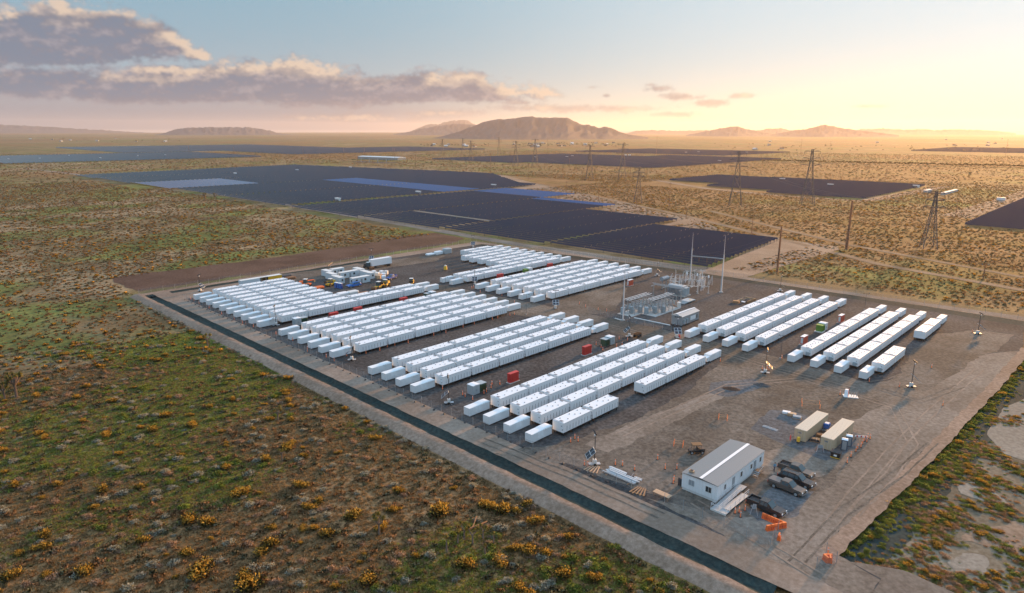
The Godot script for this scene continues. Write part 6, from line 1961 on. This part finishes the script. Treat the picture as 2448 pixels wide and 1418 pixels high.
func scatter(called: String, label: String, category: String, meshes: Array, mats: Material, d0: float, d1: float, density: float, smin: float, smax: float, keep: Callable, tint: Callable, seed_: int) -> void:
	var g := RandomNumberGenerator.new()
	g.seed = seed_
	var lists := []
	for m in meshes: lists.append([[], []])
	var a0 := deg_to_rad(YAW + 44.0)
	var a1 := deg_to_rad(YAW - 41.0)
	var area := 0.5 * absf(a0 - a1) * (d1 * d1 - d0 * d0)
	for k in int(area * density):
		var a := g.randf_range(a1, a0)
		var d := sqrt(lerpf(d0 * d0, d1 * d1, g.randf()))
		var p := Vector3(-sin(a) * d, LOW, -cos(a) * d)
		var u := g.randf()
		if not open_desert(p.x, p.z) or not in_view(p): continue
		if u > keep.call(p.x, p.z): continue
		if d > 250.0 and d < 900.0 and p.x > -420.0 and on_track(p.x, p.z): continue
		var s := g.randf_range(smin, smax)
		var i := g.randi() % meshes.size()
		lists[i][0].append(Transform3D(Basis(Vector3.UP, g.randf() * TAU).scaled(Vector3(s, s * g.randf_range(0.7, 1.15), s)), p))
		lists[i][1].append(tint.call(p.x, p.z, g))
	for i in meshes.size():
		var n: int = lists[i][0].size()
		if n == 0: continue
		var mm := MultiMesh.new()
		mm.transform_format = MultiMesh.TRANSFORM_3D
		mm.use_colors = true
		mm.mesh = meshes[i]
		mm.instance_count = n
		for k in n:
			mm.set_instance_transform(k, lists[i][0][k])
			mm.set_instance_color(k, lists[i][1][k])
		var mi := MultiMeshInstance3D.new()
		mi.name = numbered(called)
		mi.multimesh = mm
		mi.material_override = mats
		add_child(mi)
		meta(mi, label, category, "", "stuff")

func green_patch(x: float, z: float) -> float:
	return nb.get_noise_2d(x * 1.3 + 400.0, z * 1.3) + 0.35 * nc.get_noise_2d(x * 5.0, z * 5.0)

func joshua(at: Vector3, h: float, arms: int, seed_: int, label: String, lean := 0.0) -> void:
	var g := RandomNumberGenerator.new()
	g.seed = seed_
	var t := thing("joshua_tree", label, "tree", at, g.randf() * 6.0, "spiky-headed yucca trees in the scrub")
	var tr := Shape.new()
	var top := Vector3(lean, h * 0.55, 0)
	rod(tr, Vector3(0, -0.05, 0), top, h * 0.055, h * 0.04, 7)
	var heads := []
	for k in arms:
		var a := TAU * k / arms + g.randf() * 0.8
		var mid := top + Vector3(cos(a) * h * 0.16, h * g.randf_range(0.08, 0.18), sin(a) * h * 0.16)
		var end := mid + Vector3(cos(a) * h * 0.07, h * g.randf_range(0.1, 0.26), sin(a) * h * 0.07)
		if arms == 1:
			mid = top + Vector3(0, h * 0.15, 0)
			end = top + Vector3(0.03, h * 0.3, 0.02)
		rod(tr, top.lerp(Vector3.ZERO, g.randf() * 0.2), mid, h * 0.035, h * 0.03, 6)
		rod(tr, mid, end, h * 0.03, h * 0.026, 6)
		heads.append(end)
	part(t, "trunk", tr.done(), M.bark)
	for e in heads:
		part(t, "crown", head_mesh[g.randi() % head_mesh.size()], M.leaf, e).scale = Vector3.ONE * clampf(h * 0.2, 0.35, 0.8)

var head_mesh := []

func spiky_head(seed_: int) -> ArrayMesh:
	var g := RandomNumberGenerator.new()
	g.seed = seed_
	var st := SurfaceTool.new()
	st.begin(Mesh.PRIMITIVE_TRIANGLES)
	for k in 90:
		var d := Vector3(g.randfn(), g.randfn() * 0.9 + 0.35, g.randfn()).normalized()
		var side := d.cross(Vector3(g.randfn(), g.randfn(), g.randfn())).normalized() * 0.08
		var L := g.randf_range(0.6, 1.0)
		var c := Color(0.30, 0.27, 0.09) if g.randf() < 0.6 else Color(0.16, 0.17, 0.06)
		for q in [d * 0.1 - side, d * 0.1 + side, d * L]:
			st.set_color(c)
			st.set_normal(d.lerp(Vector3.UP, 0.3).normalized())
			st.add_vertex(q)
	return st.commit()

func vegetation() -> void:
	M.bark = mat(0.13, 0.085, 0.06, 0.95)
	tracks = [pix_poly([[1265, 436], [1480, 482], [1635, 516], [1895, 579], [2100, 632], [2448, 695]], LOW), pix_poly([[1700, 505], [1830, 538], [2020, 584], [2448, 664]], LOW)]
	# kinds of bush: golden blooming, grey sage, straw tussock, fresh green
	var gold := []
	var sage := []
	var straw := []
	var green := []
	for v in 4:
		gold.append(leaf_ball(1100, Vector3(1.0, 0.85, 1.0), 0.11, [Color(0.13, 0.14, 0.05), Color(0.17, 0.14, 0.065), Color(0.10, 0.12, 0.045)], 10 + v, 0.0, [Color(0.66, 0.40, 0.07), Color(0.56, 0.35, 0.07), Color(0.70, 0.45, 0.10)], 0.42))
		sage.append(leaf_ball(800, Vector3(1.0, 0.72, 1.0), 0.11, [Color(0.56, 0.57, 0.47), Color(0.46, 0.48, 0.39), Color(0.64, 0.63, 0.54), Color(0.34, 0.34, 0.26)], 30 + v))
		straw.append(leaf_ball(620, Vector3(1.0, 0.55, 1.0), 0.13, [Color(0.64, 0.44, 0.31), Color(0.54, 0.37, 0.26), Color(0.72, 0.53, 0.40), Color(0.40, 0.28, 0.19)], 50 + v, 0.0, [], 0.5, 0.25))
		green.append(leaf_ball(620, Vector3(1.0, 0.6, 1.0), 0.12, [Color(0.25, 0.36, 0.07), Color(0.33, 0.42, 0.10), Color(0.18, 0.27, 0.055), Color(0.40, 0.42, 0.13)], 70 + v))
	for v in 3: head_mesh.append(spiky_head(90 + v))
	# the bushes that show largest stand one by one
	var g := RandomNumberGenerator.new()
	g.seed = 5
	var kinds := [
		["golden_bush", gold, 130, 0.6, 1.7, "golden blooming bush in the scrub outside the ditch", "golden blooming bushes"],
		["sage_bush", sage, 300, 0.55, 1.3, "grey-green sage bush in the scrub outside the ditch", "grey sage bushes"],
		["straw_bush", straw, 300, 0.5, 1.3, "dry straw-coloured bush in the scrub outside the ditch", "dry straw bushes"],
		["green_bush", green, 260, 0.5, 1.4, "fresh green low bush in the scrub outside the ditch", "fresh green bushes"]]
	var named := [[450, 1245, 1.5], [850, 1240, 1.6], [1060, 1230, 2.0], [950, 1180, 1.2], [1210, 1225, 1.6], [500, 1250, 1.4], [240, 1175, 1.3], [340, 1165, 1.1], [575, 1185, 1.5], [720, 1165, 1.3], [1255, 1320, 1.5], [480, 1375, 1.9], [600, 1405, 2.0], [100, 1285, 1.3], [650, 1300, 1.5], [780, 1285, 1.4], [440, 1330, 1.2], [1110, 1355, 1.5], [1350, 1375, 1.4], [200, 1370, 1.5], [30, 1385, 1.4], [370, 1030, 1.3], [460, 1015, 1.1], [690, 960, 1.0], [140, 1160, 1.2], [880, 1390, 1.6], [1180, 1215, 1.2], [640, 1100, 1.2], [545, 1120, 1.2]]
	for q in named:
		single("golden_bush", gold[g.randi() % 4], M.leaf, "large golden blooming bush in the near scrub", "bush", G(q[0], q[1], LOW), g.randf() * 6.0, "large golden bushes").scale = Vector3.ONE * q[2] * 1.2
	for kd in kinds:
		var n := 0
		var tries := 0
		while n < kd[2] and tries < 20000:
			tries += 1
			var d := sqrt(lerpf(72.0 * 72.0, 235.0 * 235.0, pow(g.randf(), 1.25)))
			var a := deg_to_rad(YAW + g.randf_range(-41, 44))
			var p := Vector3(-sin(a) * d, LOW, -cos(a) * d)
			if not open_desert(p.x, p.z) or not in_view(p): continue
			if p.x > -30.0 and p.z < -92.0: continue
			var gp := green_patch(p.x, p.z)
			if kd[0] == "green_bush" and gp < 0.02: continue
			if kd[0] == "straw_bush" and gp > 0.22: continue
			var o := single(kd[0], kd[1][g.randi() % 4], M.leaf, kd[5], "bush", p, g.randf() * 6.0, kd[6])
			var s := g.randf_range(kd[3], kd[4])
			o.scale = Vector3(s, s * g.randf_range(0.75, 1.15), s)
			n += 1
	# bushes along the berm
	for k in 90:
		var x := lerpf(-268.0, -60.0, g.randf())
		if na.get_noise_2d(x * 4.0, 77.0) < -0.15: continue
		var o := single("sage_bush", (sage if g.randf() < 0.7 else straw)[g.randi() % 4], M.leaf, "grey sage bush in the line along the outer berm", "bush", Vector3(x, LOW + 0.1, -76.9 + g.randfn() * 0.7), g.randf() * 6.0, "grey bushes along the berm")
		o.scale = Vector3.ONE * g.randf_range(0.5, 1.0)
	# weeds along the drain and humps of growth on the washed ground
	var weed := []
	var bank := [Vector2(-26.2, -99), Vector2(-23.7, -146), Vector2(-21.7, -196), Vector2(-20.4, -240)]
	var on_bank := func(u: float) -> Vector2: return bank[0].lerp(bank[1], u * 3.0) if u < 0.333 else (bank[1].lerp(bank[2], u * 3.0 - 1.0) if u < 0.667 else bank[2].lerp(bank[3], u * 3.0 - 2.0))
	for k in 300:
		var c: Vector2 = on_bank.call(pow(g.randf(), 1.2))
		var s := g.randf_range(0.45, 1.15)
		var o := single("drain_weed", (green if g.randf() < 0.92 else gold)[g.randi() % 4], M.leaf, "bright green weed growing along the drain bank", "bush", Vector3(c.x + g.randfn() * 0.9, LOW + 0.2, c.y + g.randfn() * 0.8), g.randf() * 6.0, "weeds along the drain")
		o.scale = Vector3(s, s * 0.85, s)
	var carpet := MultiMesh.new()
	carpet.transform_format = MultiMesh.TRANSFORM_3D
	carpet.use_colors = true
	carpet.mesh = green[1]
	carpet.instance_count = 900
	for k in 900:
		var c: Vector2 = on_bank.call(g.randf())
		var s := g.randf_range(0.25, 0.75)
		carpet.set_instance_transform(k, Transform3D(Basis(Vector3.UP, g.randf() * 6.0).scaled(Vector3(s, s * 0.8, s)), Vector3(c.x + 0.4 + g.randfn() * 1.5, LOW + 0.05, c.y)))
		carpet.set_instance_color(k, Color(1.0, 0.95, 0.9) * g.randf_range(0.7, 1.3) if g.randf() < 0.8 else Color(1.6, 1.1, 0.9))
	var ci := MultiMeshInstance3D.new()
	ci.name = "drain_growth"
	ci.multimesh = carpet
	ci.material_override = M.leaf
	add_child(ci)
	meta(ci, "low green growth filling the drain bank", "weeds", "", "stuff")
	for L in [[[2110, 1360], [2200, 1330], [2260, 1290], [2210, 1250], [2290, 1240], [2380, 1290], [2448, 1345]], [[2150, 1230], [2230, 1150], [2300, 1080], [2370, 1075], [2448, 1140]], [[2210, 1350], [2290, 1390], [2380, 1400], [2448, 1385]], [[2190, 1270], [2260, 1215], [2300, 1215], [2448, 1230]], [[2180, 1380], [2260, 1400], [2330, 1418]], [[2380, 1010], [2448, 1000]], [[2240, 1140], [2320, 1120], [2448, 1180]], [[2340, 1050], [2300, 1100], [2330, 1140], [2400, 1220]]]:
		for i in L.size() - 1:
			var a := G(L[i][0], L[i][1], LOW)
			var b := G(L[i + 1][0], L[i + 1][1], LOW)
			for k in int((b - a).length() * 3.9):
				var p := a.lerp(b, g.randf()) + Vector3(g.randfn() * 1.0, 0, g.randfn() * 1.0)
				var kind := g.randf()
				weed.append([p, g.randf_range(0.35, 1.0), 0 if kind < 0.16 else (1 if kind < 0.55 else 2)])
	var names := [["wash_bush", gold, "golden bush on the humps of the washed ground"], ["wash_weed", green, "green weed on the humps of the washed ground"], ["wash_grass", straw, "dry tussock on the humps of the washed ground"]]
	for w in weed:
		var q: Array = names[w[2]]
		single(q[0], q[1][g.randi() % 4], M.leaf, q[2], "bush", w[0], g.randf() * 6.0, "growth on the washed ground", "thing").scale = Vector3(w[1], w[1] * 0.7, w[1])
	var hump := MultiMesh.new()
	hump.transform_format = MultiMesh.TRANSFORM_3D
	hump.use_colors = true
	hump.mesh = straw[0]
	var hx := []
	for w in weed:
		for k in 3: hx.append(w[0] + Vector3(g.randfn() * 1.1, 0, g.randfn() * 1.1))
	hump.instance_count = hx.size()
	for k in hx.size():
		var s := g.randf_range(0.25, 0.7)
		hump.set_instance_transform(k, Transform3D(Basis(Vector3.UP, g.randf() * 6.0).scaled(Vector3(s, s * 0.7, s)), hx[k]))
		hump.set_instance_color(k, Color(1.0, 0.85, 0.6) * g.randf_range(0.7, 1.1) if g.randf() < 0.5 else Color(0.5, 0.85, 0.35) * g.randf_range(0.7, 1.1))
	var hi := MultiMeshInstance3D.new()
	hi.name = "hump_growth"
	hi.multimesh = hump
	hi.material_override = M.leaf
	add_child(hi)
	meta(hi, "low dry and green growth covering the humps of washed ground", "weeds", "", "stuff")
	# joshua trees
	for q in [[907, 1278, 3.4, 4, "yucca tree with four pale heads standing alone in the near scrub"], [1068, 1320, 3.0, 1, "single-headed yucca at the end of the near yucca group"], [1095, 1300, 2.6, 2, "two-headed yucca in the near yucca group"], [1110, 1290, 2.9, 3, "three-headed yucca in the middle of the near yucca group"], [1130, 1300, 3.0, 2, "leaning two-headed yucca in the near yucca group"], [1155, 1288, 2.8, 2, "yucca beside the fallen trunk in the near yucca group"], [1160, 1330, 2.2, 1, "short single-headed yucca in front of the near yucca group"], [1180, 1302, 2.4, 1, "single-headed yucca apart from the near yucca group"], [40, 950, 6.2, 11, "broad many-headed yucca tree in the left scrub"], [12, 955, 4.2, 6, "smaller yucca beside the broad many-headed one"], [497, 830, 4.2, 3, "slim yucca beside the outer berm"], [486, 838, 2.6, 1, "short yucca beside the slim berm yucca"], [665, 1005, 3.2, 3, "pale yucca near the line of sage bushes"], [675, 1102, 2.8, 3, "pale yucca among sage bushes in the near scrub"], [272, 1090, 2.4, 1, "single-headed yucca in the dry left scrub"], [122, 1160, 2.6, 1, "thin yucca in the dry left scrub"], [570, 940, 2.6, 2, "small yucca uphill of the sage line"], [184, 490, 6, 5, "distant yucca in the upper left scrub"], [180, 496, 6, 6, "distant yucca tangled with its neighbour"], [270, 498, 6, 4, "distant lone yucca in the upper left scrub"], [490, 478, 7, 7, "yucca near the solar field road"], [515, 480, 7, 7, "round yucca near the solar field road"], [455, 490, 6, 6, "dark yucca left of the solar field road"]]:
		joshua(G(q[0], q[1], LOW), q[2], q[3], int(q[0] + q[1]), q[4])
	var ft := Shape.new()
	rod(ft, G(1120, 1272, LOW) + Vector3(0, 0.5, 0), G(1165, 1266, LOW) + Vector3(0, 1.5, 0), 0.16, 0.1, 6)
	rod(ft, G(1130, 1268, LOW) + Vector3(0, 0.6, 0), G(1140, 1255, LOW) + Vector3(0, 1.6, 0), 0.12, 0.08, 6)
	single("fallen_trunk", ft.done(), M.bark, "fallen dark trunk behind the near yucca group", "trunk")
	# ground cover and the bushes too many to count
	var plain := func(x, z, gg): return Color(1, 1, 1) * gg.randf_range(0.8, 1.2)
	var low_gold := []
	var low_sage := []
	var low_straw := []
	var mix := []
	for v in 3:
		low_gold.append(leaf_ball(90, Vector3(1.0, 0.9, 1.0), 0.34, [Color(0.120, 0.128, 0.045), Color(0.150, 0.120, 0.053)], 110 + v, 0.0, [Color(0.690, 0.375, 0.060), Color(0.600, 0.345, 0.068)], 0.45))
		low_sage.append(leaf_ball(80, Vector3(1.0, 0.75, 1.0), 0.34, [Color(0.240, 0.247, 0.150), Color(0.165, 0.173, 0.090), Color(0.300, 0.270, 0.180)], 130 + v))
		low_straw.append(leaf_ball(70, Vector3(1.0, 0.6, 1.0), 0.36, [Color(0.510, 0.300, 0.158), Color(0.390, 0.225, 0.112), Color(0.270, 0.173, 0.090)], 150 + v, 0.0, [], 0.5, 0.35))
	var grass := []
	for v in 3:
		grass.append(tuft(20, 0.40, 0.22, [Color(0.34, 0.25, 0.135), Color(0.25, 0.18, 0.09), Color(0.46, 0.35, 0.21)], 170 + v))
	var herb := []
	for v in 3:
		herb.append(tuft(22, 0.42, 0.24, [Color(0.27, 0.34, 0.08), Color(0.21, 0.27, 0.065), Color(0.36, 0.38, 0.12)], 180 + v))
	scatter("dry_grass", "dry brown grass covering the near desert", "grass", grass, M.dry, 70, 210, 4.5, 0.6, 1.3, func(x, z): return 0.95 - 0.5 * ssm(0.0, 0.35, green_patch(x, z)), plain, 301)
	scatter("green_herbs", "low green herbs in patches on the near desert", "grass", herb, M.dry, 70, 230, 4.0, 0.6, 1.3, func(x, z): return ssm(-0.12, 0.3, green_patch(x, z)), plain, 302)
	scatter("scrub", "low straw-coloured scrub spread over the desert", "scrub", low_straw, M.leaf, 75, 420, 0.24, 0.25, 0.8, func(x, z): return 0.8 - 0.4 * ssm(0.0, 0.35, green_patch(x, z)), plain, 303)
	scatter("scrub", "low grey sage scrub spread over the desert", "scrub", low_sage, M.leaf, 75, 420, 0.15, 0.25, 0.8, func(x, z): return 0.75, plain, 304)
	scatter("scrub", "golden blooming scrub spread over the desert", "scrub", low_gold, M.leaf, 200, 480, 0.035, 0.4, 1.1, func(x, z): return 0.8, plain, 305)
	scatter("scrub", "distant straw scrub on the plain", "scrub", low_straw, M.leaf, 420, 1000, 0.075, 0.35, 1.0, func(x, z): return 0.85, plain, 306)
	scatter("scrub", "distant sage scrub on the plain", "scrub", low_sage, M.leaf, 420, 1000, 0.06, 0.35, 1.0, func(x, z): return 0.85, plain, 307)
	scatter("scrub", "distant golden scrub on the plain", "scrub", low_gold, M.leaf, 480, 1000, 0.010, 0.5, 1.2, func(x, z): return 0.85, plain, 308)
	scatter("scrub", "far scrub fading into the plain", "scrub", low_sage + low_straw, M.leaf, 1000, 2200, 0.012, 0.7, 1.7, func(x, z): return 0.85, plain, 309)
